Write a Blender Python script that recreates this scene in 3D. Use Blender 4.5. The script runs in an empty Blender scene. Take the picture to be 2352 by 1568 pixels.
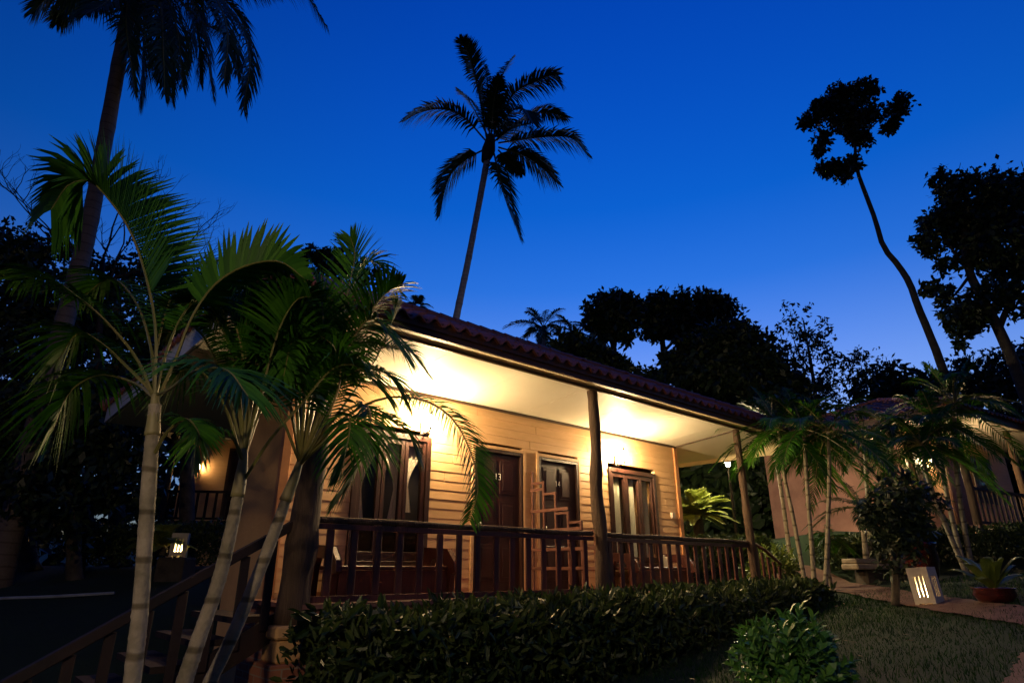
import bpy, math, random
import numpy as np
from mathutils import Vector, Matrix
R = math.radians
rng = np.random.default_rng(7); random.seed(7)
S = bpy.context.scene; C = S.collection

# ---------------------------------------------------------------- camera, sky, light, exposure
CZ = 1.0                       # lens height; the lawn slopes past it
PITCH = R(20.3); FPX = 1417.0  # focal length in units of a 2352 wide frame
cam = bpy.data.cameras.new('camera'); cam_o = bpy.data.objects.new('camera', cam); C.objects.link(cam_o)
cam.sensor_width = 36; cam.lens = 36*FPX/2352; cam.clip_start = .05; cam.clip_end = 3000
cam_o.location = (0, 0, CZ); cam_o.rotation_euler = (R(90)+PITCH, 0, 0)
S.camera = cam_o
S.view_settings.view_transform = 'Standard'; S.view_settings.look = 'None'
S.view_settings.exposure = 0; S.view_settings.gamma = 1
S.cycles.use_denoising = True
S.cycles.max_bounces = 6; S.cycles.transparent_max_bounces = 8; S.cycles.sample_clamp_indirect = 4
wd = bpy.data.worlds.new('World'); S.world = wd; wd.use_nodes = True
nt = wd.node_tree; nt.nodes.clear()
sky = nt.nodes.new('ShaderNodeTexSky'); sky.sky_type = 'NISHITA'; sky.sun_disc = False
SUN_EL, SUN_AZ = R(-1), R(12)
sky.sun_elevation = SUN_EL; sky.sun_rotation = SUN_AZ; sky.ozone_density = 4.0; sky.dust_density = .3; sky.air_density = 1.0
tint = nt.nodes.new('ShaderNodeMix'); tint.data_type = 'RGBA'; tint.blend_type = 'MULTIPLY'; tint.inputs[0].default_value = 1
sep = nt.nodes.new('ShaderNodeSeparateXYZ'); rmp = nt.nodes.new('ShaderNodeValToRGB')   # blue-hour white balance by height
for i, (p, c) in enumerate(((.10, (.28, .32, .38)), (.20, (1, .70, .60)), (.28, (.80, .64, .61)), (.42, (.18, .48, .63)), (.53, (.035, .43, .66)), (.75, (.012, .36, .75)))):
    e = rmp.color_ramp.elements[i] if i < 2 else rmp.color_ramp.elements.new(p)
    e.position = p; e.color = (*c, 1)
bg = nt.nodes.new('ShaderNodeBackground'); bg.inputs[1].default_value = 2.5
wo = nt.nodes.new('ShaderNodeOutputWorld')
geo = nt.nodes.new('ShaderNodeTexCoord'); dotn = nt.nodes.new('ShaderNodeVectorMath'); dotn.operation = 'DOT_PRODUCT'
dotn.inputs[1].default_value = (math.sin(R(12)), math.cos(R(12)), 0)
mr = nt.nodes.new('ShaderNodeMapRange'); mr.interpolation_type = 'SMOOTHSTEP'; mr.inputs[1].default_value = -.4; mr.inputs[2].default_value = .78; mr.inputs[3].default_value = .2; mr.inputs[4].default_value = 1
west = nt.nodes.new('ShaderNodeVectorMath'); west.operation = 'SCALE'   # the east half of the dusk sky is already dark
nt.links.new(geo.outputs['Generated'], dotn.inputs[0]); nt.links.new(dotn.outputs['Value'], mr.inputs[0]); nt.links.new(mr.outputs[0], west.inputs['Scale'])
nt.links.new(geo.outputs['Generated'], sep.inputs[0]); nt.links.new(sep.outputs['Z'], rmp.inputs[0]); nt.links.new(rmp.outputs[0], tint.inputs[7])
nt.links.new(sky.outputs[0], tint.inputs[6]); nt.links.new(tint.outputs[2], west.inputs[0]); nt.links.new(west.outputs[0], bg.inputs[0]); nt.links.new(bg.outputs[0], wo.inputs[0])
sun = bpy.data.lights.new('dusk_sun', 'SUN'); sun.energy = .012; sun.angle = R(20); sun.color = (1, .8, .62)
sun_o = bpy.data.objects.new('dusk_sun', sun); C.objects.link(sun_o)
sun_o.rotation_euler = Vector((-math.sin(SUN_AZ), -math.cos(SUN_AZ), -.03)).to_track_quat('-Z', 'Y').to_euler()

# ---------------------------------------------------------------- helpers
def px(x, y, Y):                       # a photo pixel (2352 wide frame) at forward distance Y
    c, s = math.cos(PITCH), math.sin(PITCH)
    d = Vector((x-1176., FPX*c-(784-y)*s, FPX*s+(784-y)*c))
    d = d*(Y/d.y); return Vector((d.x, d.y, d.z+CZ))
def ss(t, a, b):
    t = min(1, max(0, (t-a)/(b-a))); return t*t*(3-2*t)
def ground_z(x, y):
    h = max(-.42, min(.9, (.15 if x > 1.5 else .095)*(x-1.5)))
    if y < 0: h *= max(0, 1+y/8)
    h += 1.5*ss(y, 4.5, 14.5)*(1-ss(x, -4.6, -2.4))
    h += .95*ss(y, 12.6, 15.2)*ss(x, 3.2, 5.4)
    h += 3.0*ss(y, 28, 70)
    return h
def on_ground(x, y):
    lo, hi = .5, 60
    Y = .6
    while Y < 80:
        p = px(x, y, Y)
        if p.z <= ground_z(p.x, p.y): return Vector((p.x, p.y, ground_z(p.x, p.y)))
        Y *= 1.01
    return p
AZ = R(48.6)
U = Vector((math.sin(AZ), math.cos(AZ), 0)); N = Vector((math.cos(AZ), -math.sin(AZ), 0)); O = Vector((4.2, 11.49, CZ))
def H(u, n, z): return O+U*u+N*n+Vector((0, 0, z))   # cottage frame: along wall, outwards, above lens height

def tag(o, label=None, cat=None, group=None, kind=None):
    if label: o['label'] = label
    if cat: o['category'] = cat
    if group: o['group'] = group
    if kind: o['kind'] = kind
    return o
def thing(name, label, cat, loc, group=None):
    o = bpy.data.objects.new(name, None); C.objects.link(o); o.location = loc; o.empty_display_size = .2
    return tag(o, label, cat, group)
def world_loc(o):
    v = Vector((0, 0, 0))
    while o: v += o.location; o = o.parent
    return v
class MB:
    def __init__(s): s.v = []; s.f = []; s.m = []
    def add(s, vs, fs, m=0):
        b = len(s.v); s.v += [tuple(v) for v in vs]; s.f += [tuple(i+b for i in f) for f in fs]; s.m += [m]*len(fs)
    def hexa(s, p, m=0):
        s.add(p, [(0, 3, 2, 1), (4, 5, 6, 7), (0, 1, 5, 4), (1, 2, 6, 5), (2, 3, 7, 6), (3, 0, 4, 7)], m)
    def box(s, c, d, m=0, rot=None):
        c = Vector(c); ps = []
        for z in (-1, 1):
            for x, y in ((-1, -1), (1, -1), (1, 1), (-1, 1)):
                q = Vector((x*d[0]/2, y*d[1]/2, z*d[2]/2))
                if rot is not None: q = rot @ q
                ps.append(c+q)
        s.hexa(ps, m)
    def hbox(s, u0, u1, n0, n1, z0, z1, m=0, F=H):
        s.hexa([F(u0, n1, z0), F(u1, n1, z0), F(u1, n0, z0), F(u0, n0, z0), F(u0, n1, z1), F(u1, n1, z1), F(u1, n0, z1), F(u0, n0, z1)], m)
    def tube(s, pts, rad, seg=8, m=0, cap=True, bump=0, squash=None):
        pts = [Vector(p) for p in pts]; n = len(pts)
        if not hasattr(rad, '__len__'): rad = [rad]*n
        vs = []; prev = None
        for i, p in enumerate(pts):
            t = (pts[min(i+1, n-1)]-pts[max(i-1, 0)]).normalized()
            if prev is None: a = t.orthogonal().normalized()
            else: a = (prev-t*prev.dot(t)).normalized()
            prev = a; b = t.cross(a)
            for k in range(seg):
                th = 2*math.pi*k/seg
                r = rad[i]*(1+(random.uniform(-bump, bump) if bump else 0))
                vs.append(p+a*math.cos(th)*r+b*math.sin(th)*r)
        fs = [(i*seg+k, i*seg+(k+1) % seg, (i+1)*seg+(k+1) % seg, (i+1)*seg+k) for i in range(n-1) for k in range(seg)]
        if cap: fs += [tuple(range(seg))[::-1], tuple((n-1)*seg+k for k in range(seg))]
        s.add(vs, fs, m)
    def lathe(s, c, prof, seg=16, m=0):
        c = Vector(c); vs = []
        for r, z in prof:
            for k in range(seg):
                th = 2*math.pi*k/seg; vs.append(c+Vector((r*math.cos(th), r*math.sin(th), z)))
        n = len(prof)
        s.add(vs, [(i*seg+k, i*seg+(k+1) % seg, (i+1)*seg+(k+1) % seg, (i+1)*seg+k) for i in range(n-1) for k in range(seg)]+[tuple(range(seg))[::-1], tuple((n-1)*seg+k for k in range(seg))], m)
    def build(s, name, mats, parent=None, smooth=False, bevel=0):
        off = world_loc(parent) if parent else Vector((0, 0, 0))
        me = bpy.data.meshes.new(name)
        me.from_pydata([(v[0]-off.x, v[1]-off.y, v[2]-off.z) for v in s.v], [], s.f)
        if not isinstance(mats, (list, tuple)): mats = [mats]
        for m in mats: me.materials.append(m)
        if len(mats) > 1: me.polygons.foreach_set('material_index', s.m)
        if smooth: me.polygons.foreach_set('use_smooth', [True]*len(s.f))
        o = bpy.data.objects.new(name, me); C.objects.link(o)
        if parent: o.parent = parent
        if bevel:
            b = o.modifiers.new('bevel', 'BEVEL'); b.width = bevel; b.segments = 1; b.limit_method = 'ANGLE'
        return o
def quads_mesh(name, V, nq, mat, parent=None, F=None):
    """V: (nq*4,3) numpy verts, four per leaf"""
    off = world_loc(parent) if parent else Vector((0, 0, 0))
    V = V-np.array(off)
    me = bpy.data.meshes.new(name); me.vertices.add(len(V)); me.vertices.foreach_set('co', V.astype(np.float32).ravel())
    me.loops.add(nq*4); me.loops.foreach_set('vertex_index', np.arange(nq*4, dtype=np.int32))
    me.polygons.add(nq); me.polygons.foreach_set('loop_start', np.arange(nq, dtype=np.int32)*4)
    me.update(calc_edges=True); me.materials.append(mat)
    o = bpy.data.objects.new(name, me); C.objects.link(o)
    if parent: o.parent = parent
    return o
def catmull(pts, n):
    P = [Vector(p) for p in pts]; P = [P[0]*2-P[1]]+P+[P[-1]*2-P[-2]]
    out = []; m = len(P)-3
    for i in range(n):
        t = i/(n-1)*m; k = min(int(t), m-1); t -= k
        a, b, c, d = P[k:k+4]
        out.append(.5*((2*b)+(c-a)*t+(2*a-5*b+4*c-d)*t*t+(3*b-a-3*c+d)*t**3))
    return out

# ---------------------------------------------------------------- materials
def mat(name, col, rough=.6, col2=None, scale=8, detail=4, bump=0, bscale=None, spec=.5, stretch=None, trans=0, island=0, coat=0, metal=0):
    m = bpy.data.materials.new(name); m.use_nodes = True; t = m.node_tree; b = t.nodes['Principled BSDF']
    b.inputs['Roughness'].default_value = rough; b.inputs['Specular IOR Level'].default_value = spec
    b.inputs['Base Color'].default_value = (*col, 1); b.inputs['Coat Weight'].default_value = coat; b.inputs['Metallic'].default_value = metal
    csock = None
    if col2 or bump:
        tc = t.nodes.new('ShaderNodeTexCoord'); mp = t.nodes.new('ShaderNodeMapping')
        if stretch: mp.inputs['Scale'].default_value = stretch
        t.links.new(tc.outputs['Object'], mp.inputs[0])
    if col2:
        nz = t.nodes.new('ShaderNodeTexNoise'); nz.inputs['Scale'].default_value = scale; nz.inputs['Detail'].default_value = detail; nz.inputs['Roughness'].default_value = .65
        t.links.new(mp.outputs[0], nz.inputs[0])
        cr = t.nodes.new('ShaderNodeValToRGB'); cr.color_ramp.elements[0].position = .35; cr.color_ramp.elements[1].position = .68
        cr.color_ramp.elements[0].color = (*col, 1); cr.color_ramp.elements[1].color = (*col2, 1)
        t.links.new(nz.outputs[0], cr.inputs[0]); csock = cr.outputs[0]
        if island:
            ge = t.nodes.new('ShaderNodeNewGeometry'); ad = t.nodes.new('ShaderNodeMath'); ad.operation = 'MULTIPLY_ADD'
            ad.inputs[1].default_value = island; 
            t.links.new(ge.outputs['Random Per Island'], ad.inputs[0]); t.links.new(nz.outputs[0], ad.inputs[2])
            sb = t.nodes.new('ShaderNodeMath'); sb.operation = 'SUBTRACT'; sb.inputs[1].default_value = island/2
            t.links.new(ad.outputs[0], sb.inputs[0]); t.links.new(sb.outputs[0], cr.inputs[0])
        t.links.new(csock, b.inputs['Base Color'])
    if bump:
        n2 = t.nodes.new('ShaderNodeTexNoise'); n2.inputs['Scale'].default_value = bscale or scale; n2.inputs['Detail'].default_value = 5
        t.links.new(mp.outputs[0], n2.inputs[0])
        bp = t.nodes.new('ShaderNodeBump'); bp.inputs['Strength'].default_value = bump; bp.inputs['Distance'].default_value = .02
        t.links.new(n2.outputs[0], bp.inputs['Height']); t.links.new(bp.outputs[0], b.inputs['Normal'])
    if trans:
        tr = t.nodes.new('ShaderNodeBsdfTranslucent'); mx = t.nodes.new('ShaderNodeMixShader'); mx.inputs[0].default_value = trans
        tr.inputs[0].default_value = (*(col2 or col), 1)
        if csock: t.links.new(csock, tr.inputs[0])
        out = t.nodes['Material Output']
        t.links.new(b.outputs[0], mx.inputs[1]); t.links.new(tr.outputs[0], mx.inputs[2]); t.links.new(mx.outputs[0], out.inputs[0])
    return m
def emit(name, col, st):
    m = bpy.data.materials.new(name); m.use_nodes = True; t = m.node_tree; t.nodes.clear()
    e = t.nodes.new('ShaderNodeEmission'); e.inputs[0].default_value = (*col, 1); e.inputs[1].default_value = st
    o = t.nodes.new('ShaderNodeOutputMaterial'); t.links.new(e.outputs[0], o.inputs[0]); return m
def glass(name, tint=(.02, .025, .03)):
    m = mat(name, tint, .04, spec=.9, coat=1); b = m.node_tree.nodes['Principled BSDF']
    t = m.node_tree; tr = t.nodes.new('ShaderNodeBsdfTransparent'); mx = t.nodes.new('ShaderNodeMixShader')
    gl = t.nodes.new('ShaderNodeBsdfGlossy'); gl.inputs['Roughness'].default_value = .03
    lw = t.nodes.new('ShaderNodeLayerWeight'); lw.inputs[0].default_value = .5
    pw = t.nodes.new('ShaderNodeMath'); pw.operation = 'POWER'; pw.inputs[1].default_value = 4
    ma = t.nodes.new('ShaderNodeMath'); ma.operation = 'MULTIPLY_ADD'; ma.inputs[1].default_value = .7; ma.inputs[2].default_value = .05; ma.use_clamp = True
    t.links.new(lw.outputs['Facing'], pw.inputs[0]); t.links.new(pw.outputs[0], ma.inputs[0]); t.links.new(ma.outputs[0], mx.inputs[0])
    t.links.new(tr.outputs[0], mx.inputs[1]); t.links.new(gl.outputs[0], mx.inputs[2]); t.links.new(mx.outputs[0], t.nodes['Material Output'].inputs[0])
    return m
M = dict(
 siding=mat('siding_paint', (.70, .43, .21), .5, (.78, .50, .27), 3, 5, .12, 40, stretch=(1, 1, 6)),
 trim=mat('orange_trim', (.50, .22, .09), .5, (.58, .27, .11), 6),
 plaster=mat('plaster', (.74, .44, .18), .8, (.60, .34, .14), 1.6, 6, .25, 30),
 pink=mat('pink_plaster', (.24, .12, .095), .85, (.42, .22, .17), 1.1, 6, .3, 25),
 ceil=mat('ceiling_board', (.72, .68, .55), .6, (.78, .74, .61), 1.2, 6, .06, 14),
 cream=mat('cream_board', (.74, .66, .45), .55, (.68, .60, .40), 3),
 white=mat('white_board', (.72, .74, .78), .5, (.65, .67, .70), 4),
 moulding=mat('dark_moulding', (.06, .035, .02), .5),
 fascia=mat('fascia_wood', (.045, .018, .014), .55, (.075, .03, .022), 5, 5, .2, 20, stretch=(1, 1, 5)),
 tile=mat('roof_tile', (.30, .10, .07), .6, (.16, .055, .045), 2.2, 6, .3, 30),
 door=mat('door_wood', (.026, .007, .006), .38, (.045, .013, .010), 4, 6, .15, 18, stretch=(8, 8, .7)),
 frame=mat('frame_wood', (.026, .009, .006), .42, (.046, .017, .012), 5, 6, .2, 22, stretch=(7, 7, .8)),
 rail=mat('rail_wood', (.066, .016, .011), .5, (.115, .033, .023), 5, 6, .3, 25, stretch=(6, 6, .8)),
 stairwood=mat('dimmed_stair_wood', (.012, .006, .005), .7, (.026, .010, .008), 5, 6, .3, 20), bench=mat('bench_wood', (.040, .008, .006), .42, (.07, .015, .010), 4, 6, .15, 20, stretch=(6, 6, 1)),  # stairwood: shade put into the colour of the stair, its rail and neighbour railings
 lattice=mat('lattice_wood', (.12, .045, .03), .5, (.18, .075, .05), 6, 5, .15, 20),
 log=mat('log_bark', (.06, .035, .022), .8, (.12, .075, .048), 4, 8, .9, 16, stretch=(5, 5, .6)),
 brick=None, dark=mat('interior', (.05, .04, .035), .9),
 curtain=mat('curtain', (.74, .66, .55), .8, (.82, .74, .63), 30, trans=.3), curtain2=mat('curtain_green', (.66, .66, .52), .8, (.74, .74, .60), 30, trans=.3),
 glass=glass('pane_glass'), metal=mat('brushed_metal', (.7, .68, .62), .3, metal=1), black=mat('black_metal', (.02, .018, .016), .4),
 number=mat('number_metal', (.75, .72, .68), .35), plastic=mat('ivory_plastic', (.62, .52, .42), .5), paper=mat('white_paper', (.8, .75, .62), .7, trans=.3), lining=mat('rice_paper', (.9, .85, .72), .9, trans=.75, spec=.1),
 deck=mat('deck_wood', (.16, .07, .05), .6, (.24, .11, .08), 4, 5, .2, 20),
 palm_leaf=mat('palm_leaflet', (.018, .085, .003), .5, (.050, .165, .007), 1.6, 3, trans=.22, island=.5, spec=.3),
 coco_leaf=mat('coconut_leaflet', (.016, .042, .010), .42, (.042, .085, .016), 1.2, 3, trans=.15, island=.4),
 petiole=mat('petiole', (.12, .13, .03), .45, (.20, .17, .06), 3),
 shaft=mat('crownshaft', (.20, .19, .07), .5, (.33, .27, .14), 3, 5),
 leaf=mat('tree_leaf', (.010, .022, .008), .5, (.026, .048, .014), .8, 3, island=.6, trans=.06),
 leaf_dry=mat('tree_leaf_dusky', (.022, .020, .012), .6, (.045, .045, .022), .8, 3, island=.6, trans=.06),
 hedge=mat('hedge_leaf', (.018, .040, .009), .45, (.060, .085, .022), 1.5, 4, island=.9, trans=.12, spec=.35),
 shrub=mat('shrub_leaf', (.06, .19, .03), .36, (.13, .30, .05), 3, 3, island=.7, trans=.18, spec=.6),
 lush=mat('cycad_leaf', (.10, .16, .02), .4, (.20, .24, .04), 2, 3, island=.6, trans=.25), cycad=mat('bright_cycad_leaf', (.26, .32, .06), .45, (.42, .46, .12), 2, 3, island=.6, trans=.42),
 bark=mat('tree_bark', (.045, .035, .028), .9, (.10, .08, .06), 5, 8, .8, 14), twig=mat('bare_twig', (.03, .02, .018), .8),
 rock=mat('rough_stone', (.26, .20, .14), .85, (.42, .34, .24), 6, 8, .6, 16), pot=mat('glazed_pot', (.075, .008, .007), .2, (.045, .006, .006), 4, spec=.7, coat=.6),
 kerb=mat('white_kerb', (.34, .38, .46), .5, (.22, .25, .3), 6),
 path=mat('laterite_path', (.11, .055, .036), .9, (.18, .095, .065), 5, 10, .6, 40),
 lantern=mat('lantern_plaster', (.62, .54, .44), .7, (.52, .44, .35), 10, 5, .2, 40),
 glow=emit('lamp_glass', (1, .69, .34), 2250), glow_dim=emit('dim_lamp_glass', (1, .62, .26), 150), glow2=emit('bulb', (1, .80, .46), 5000), candle=emit('candle_flame', (1, .72, .34), 800), slit=None,
)
def trunk_mat(name, a, b, ring, rs, sc=2.2):
    m = mat(name, a, .75, b, sc, 9, .6, 26); t = m.node_tree; bs = t.nodes['Principled BSDF']
    tc = t.nodes.new('ShaderNodeTexCoord'); w = t.nodes.new('ShaderNodeTexWave'); w.bands_direction = 'Z'; w.inputs['Scale'].default_value = rs
    w.inputs['Distortion'].default_value = 1.2; w.inputs['Detail'].default_value = 3; w.inputs['Detail Scale'].default_value = 2
    t.links.new(tc.outputs['Object'], w.inputs[0])
    cr = t.nodes.new('ShaderNodeValToRGB'); cr.color_ramp.elements[0].position = .012; cr.color_ramp.elements[1].position = .075
    cr.color_ramp.elements[0].color = (*ring, 1); cr.color_ramp.elements[1].color = (1, 1, 1, 1)
    mx = t.nodes.new('ShaderNodeMix'); mx.data_type = 'RGBA'; mx.blend_type = 'MULTIPLY'; mx.inputs[0].default_value = 1
    src = bs.inputs['Base Color'].links[0].from_socket
    t.links.new(w.outputs[0], cr.inputs[0]); t.links.new(src, mx.inputs[6]); t.links.new(cr.outputs[0], mx.inputs[7]); t.links.new(mx.outputs[2], bs.inputs['Base Color'])
    return m
M['areca'] = trunk_mat('areca_trunk', (.17, .15, .10), (.40, .34, .26), (.42, .39, .32), 1.3, 5)
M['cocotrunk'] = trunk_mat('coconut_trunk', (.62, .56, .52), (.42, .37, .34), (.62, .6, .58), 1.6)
M['dimtrunk'] = trunk_mat('dimmed_coconut_trunk', (.17, .125, .11), (.10, .075, .065), (.6, .58, .55), 1.6)  # darker copy of the coconut bark, offsetting lamp light on the near trunk
def brick_mat():
    m = mat('brick', (.35, .13, .07), .85, bump=.2, bscale=30); t = m.node_tree; b = t.nodes['Principled BSDF']
    tc = t.nodes.new('ShaderNodeTexCoord'); mp = t.nodes.new('ShaderNodeMapping'); mp.inputs['Rotation'].default_value = (R(90), 0, 0)
    br = t.nodes.new('ShaderNodeTexBrick'); br.inputs['Color1'].default_value = (.38, .14, .075, 1); br.inputs['Color2'].default_value = (.26, .09, .05, 1); br.inputs['Mortar'].default_value = (.30, .22, .16, 1)
    br.inputs['Scale'].default_value = 1; br.inputs['Brick Width'].default_value = .2; br.inputs['Row Height'].default_value = .07; br.inputs['Mortar Size'].default_value = .006
    t.links.new(tc.outputs['Object'], mp.inputs[0]); t.links.new(mp.outputs[0], br.inputs[0]); t.links.new(br.outputs[0], b.inputs['Base Color']); return m
M['brick'] = brick_mat()
def ground_mat():
    m = mat('lawn', (.003, .017, .001), .95, (.007, .028, .002), 2.5, 10, .8, 60); t = m.node_tree; b = t.nodes['Principled BSDF']
    tc = t.nodes.new('ShaderNodeTexCoord'); nz = t.nodes.new('ShaderNodeTexNoise'); nz.inputs['Scale'].default_value = .55; nz.inputs['Detail'].default_value = 5
    cr = t.nodes.new('ShaderNodeValToRGB'); cr.color_ramp.elements[0].position = .56; cr.color_ramp.elements[1].position = .72
    mx = t.nodes.new('ShaderNodeMix'); mx.data_type = 'RGBA'; mx.inputs[7].default_value = (.012, .018, .005, 1)
    src = b.inputs['Base Color'].links[0].from_socket
    t.links.new(tc.outputs['Object'], nz.inputs[0]); t.links.new(nz.outputs[0], cr.inputs[0]); t.links.new(cr.outputs[0], mx.inputs[0])
    t.links.new(src, mx.inputs[6]); t.links.new(mx.outputs[2], b.inputs['Base Color']); return m
M['lawn'] = ground_mat()

# ---------------------------------------------------------------- the ground, path, kerb
def axis(lo, hi, st):
    out = [-1500, -700, -300, -140, -70]; out = [o for o in out if o < lo-5]
    return out+[lo+i*st for i in range(int((hi-lo)/st)+1)]+[o for o in (60, 75, 100, 160, 350, 800, 1500) if o > hi+5]
gx = axis(-26, 26, .3); gy = axis(-8, 44, .3)
b = MB()
for y in gy:
    for x in gx: b.v.append((x, y, ground_z(x, y)+.012*math.sin(3.1*x+1.3*y)*math.cos(2.3*y)))
w = len(gx); b.f = [(j*w+i, j*w+i+1, (j+1)*w+i+1, (j+1)*w+i) for j in range(len(gy)-1) for i in range(w-1)]; b.m = [0]*len(b.f)
tag(b.build('ground', M['lawn'], smooth=True), kind='structure')
def ribbon(name, pts, wid, m, lift=.03):
    P = catmull(pts, 240); mb = MB(); vs = []
    for i, p in enumerate(P):
        t = (P[min(i+1, 239)]-P[max(i-1, 0)]); t.z = 0; t.normalize(); s = Vector((-t.y, t.x, 0))
        for k in range(5):
            q = p+s*wid*((k-2)/4)*(1+.05*math.sin(i*.21+k)+.03*math.sin(i*.63+2*k)); vs.append((q.x, q.y, ground_z(q.x, q.y)+lift))
    mb.add(vs, [(i*5+k, i*5+k+1, (i+1)*5+k+1, (i+1)*5+k) for i in range(239) for k in range(4)])
    return tag(mb.build(name, m, smooth=True), kind='structure')
ribbon('path', [on_ground(x, y) for x, y in ((1790, 1318), (1900, 1341), (2050, 1372), (2180, 1394), (2352, 1418), (2560, 1450))], .62, M['path'])
ribbon('path', [on_ground(x, y) for x, y in ((2480, 1435), (2450, 1500), (2420, 1580), (2380, 1700))], .5, M['path'], .034)
mb = MB(); k0 = [on_ground(x, y) for x, y in ((-200, 1386), (0, 1379), (120, 1373), (262, 1366))]
mb.tube([p+Vector((0, 0, .02)) for p in catmull(k0, 16)], .024, 6)
tag(mb.build('kerb', M['kerb']), kind='structure')

# ---------------------------------------------------------------- the cottage
WALL = -1.39; UL, UR = -7.96, .03; ZD = -.29; ZC = 2.35; NB = -6.2
gz = min(ground_z(*H(-8, 0, 0).xy), 0)-CZ
cot = thing('cottage', 'long cream clapboard cottage with a red tiled roof and a lit log-post verandah', 'cottage', H(-4, -1.4, ZD))
openings = [(-7.06, -5.9, .03, 1.74), (-5.12, -4.16, ZD, 1.72), (-3.82, -2.89, ZD, 1.72), (-2.10, -.72, .03, 1.73)]
mb = MB(); z = -.75; bh = .128; k = 0
while z < ZC-.001:
    z1 = min(z+bh, ZC); cuts = [UL+.04]
    for (a, c, lo, hi) in openings:
        if z1 > lo+.02 and z < hi-.005: cuts += [a, c]
    cuts.append(UR-.04)
    for i in range(0, len(cuts), 2):
        jn = [q for q in ((k*1.37) % 2.6-8+2.6*m_ for m_ in range(-1, 4)) if cuts[i]+.15 < q < cuts[i+1]-.15]; sp_ = [cuts[i]]+[e for q in jn for e in (q-.003, q+.003)]+[cuts[i+1]]
        for a, c in zip(sp_[::2], sp_[1::2]): j = random.uniform(-.003, .003); mb.hexa([H(a, WALL+.0145+j, z), H(c, WALL+.0145+j, z), H(c, WALL-.06, z), H(a, WALL-.06, z), H(a, WALL+.008, z1+.004), H(c, WALL+.008, z1+.004), H(c, WALL-.06, z1+.004), H(a, WALL-.06, z1+.004)])
    z = z1; k += 1
mb.build('front_wall', M['siding'], cot, bevel=.003)
PT = math.tan(R(27)); NE, ZE = .36, 2.60; NR = -6.6; NM = (NE+NR)/2
def roof_z(n): return ZE+PT*(NE-n)
def side(u0_, u1_, n0_, n1_, nm, m='plaster'):
    mb = MB(); mb.hbox(u0_, u1_, n0_, n1_, -1.4, ZC); mb.build(nm, M[m], cot)
side(UL, UL+.12, -2.7, WALL-.061, 'side_wall'); side(UR-.12, UR, NB, WALL-.061, 'side_wall')
side(UL, -6.0, -2.82, -2.701, 'back_wall'); side(-6.119, -6.0, NB, -2.821, 'side_wall'); side(-5.999, UR-.121, NB, NB+.12, 'back_wall')
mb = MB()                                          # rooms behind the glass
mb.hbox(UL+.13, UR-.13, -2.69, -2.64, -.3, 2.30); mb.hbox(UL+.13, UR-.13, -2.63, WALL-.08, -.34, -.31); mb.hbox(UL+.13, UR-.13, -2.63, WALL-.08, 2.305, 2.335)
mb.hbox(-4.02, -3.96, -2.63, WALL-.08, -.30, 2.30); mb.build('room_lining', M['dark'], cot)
for a, c in ((UL-.03, UL+.075), (UR-.075, UR+.03)):
    mb = MB(); mb.hbox(a, c, WALL-.04, WALL+.045, -.75, ZC-.01); mb.build('corner_trim', M['trim'], cot, bevel=.004)
# plinth and deck
mb = MB()
for i in range(10):
    n0 = WALL+.03+i*.152; mb.hbox(UL-.25, .55, n0, n0+.146, ZD-.04, ZD)
mb.hbox(UL-.25, .55, .02, .10, ZD-.2, ZD-.042); mb.build('deck', M['deck'], cot)
mb = MB(); mb.hbox(UL-.1, .4, WALL-.3, -.25, -1.5, ZD-.06); mb.build('plinth', M['brick'], cot)
# ceiling and eaves
u0, u1 = -9.12, 2.0
mb = MB(); q0 = u0+.05
while q0 < u1-.06:
    q1 = min(q0+1.215, u1-.05); e_ = random.uniform(-.002, .002)
    mb.hexa([H(q0, .1, 2.49+e_), H(q1, .1, 2.49+e_), H(q1, WALL-.05, ZC+e_), H(q0, WALL-.05, ZC+e_), H(q0, .1, 2.52), H(q1, .1, 2.52), H(q1, WALL-.05, ZC+.03), H(q0, WALL-.05, ZC+.03)]); q0 = q1+.005
mb.hbox(u0+.05, u1-.05, NR+.1, WALL-.06, ZC+.005, ZC+.03)
ce = mb.build('ceiling', M['ceil'], cot)
mb = MB(); mb.hbox(u0+.05, u1-.05, .085, .115, 2.455, 2.488); mb.hbox(UL, UR, WALL+.026, WALL+.055, ZC-.035, ZC+.002)
mb.hexa([H(UR-.02, .084, 2.468), H(UR+.015, .084, 2.468), H(UR+.015, WALL+.056, ZC-.018), H(UR-.02, WALL+.056, ZC-.018), H(UR-.02, .084, 2.487), H(UR+.015, .084, 2.487), H(UR+.015, WALL+.056, ZC+.004), H(UR-.02, WALL+.056, ZC+.004)]); mb.build('ceiling_moulding', M['moulding'], ce)
mb = MB(); mb.hbox(u0+.05, u1-.05, .117, .30, 2.495, 2.515); mb.hbox(u1-.045, u1-.02, NR+.05, .29, 2.27, 2.55); mb.build('eave_board', M['cream'], cot)
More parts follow.
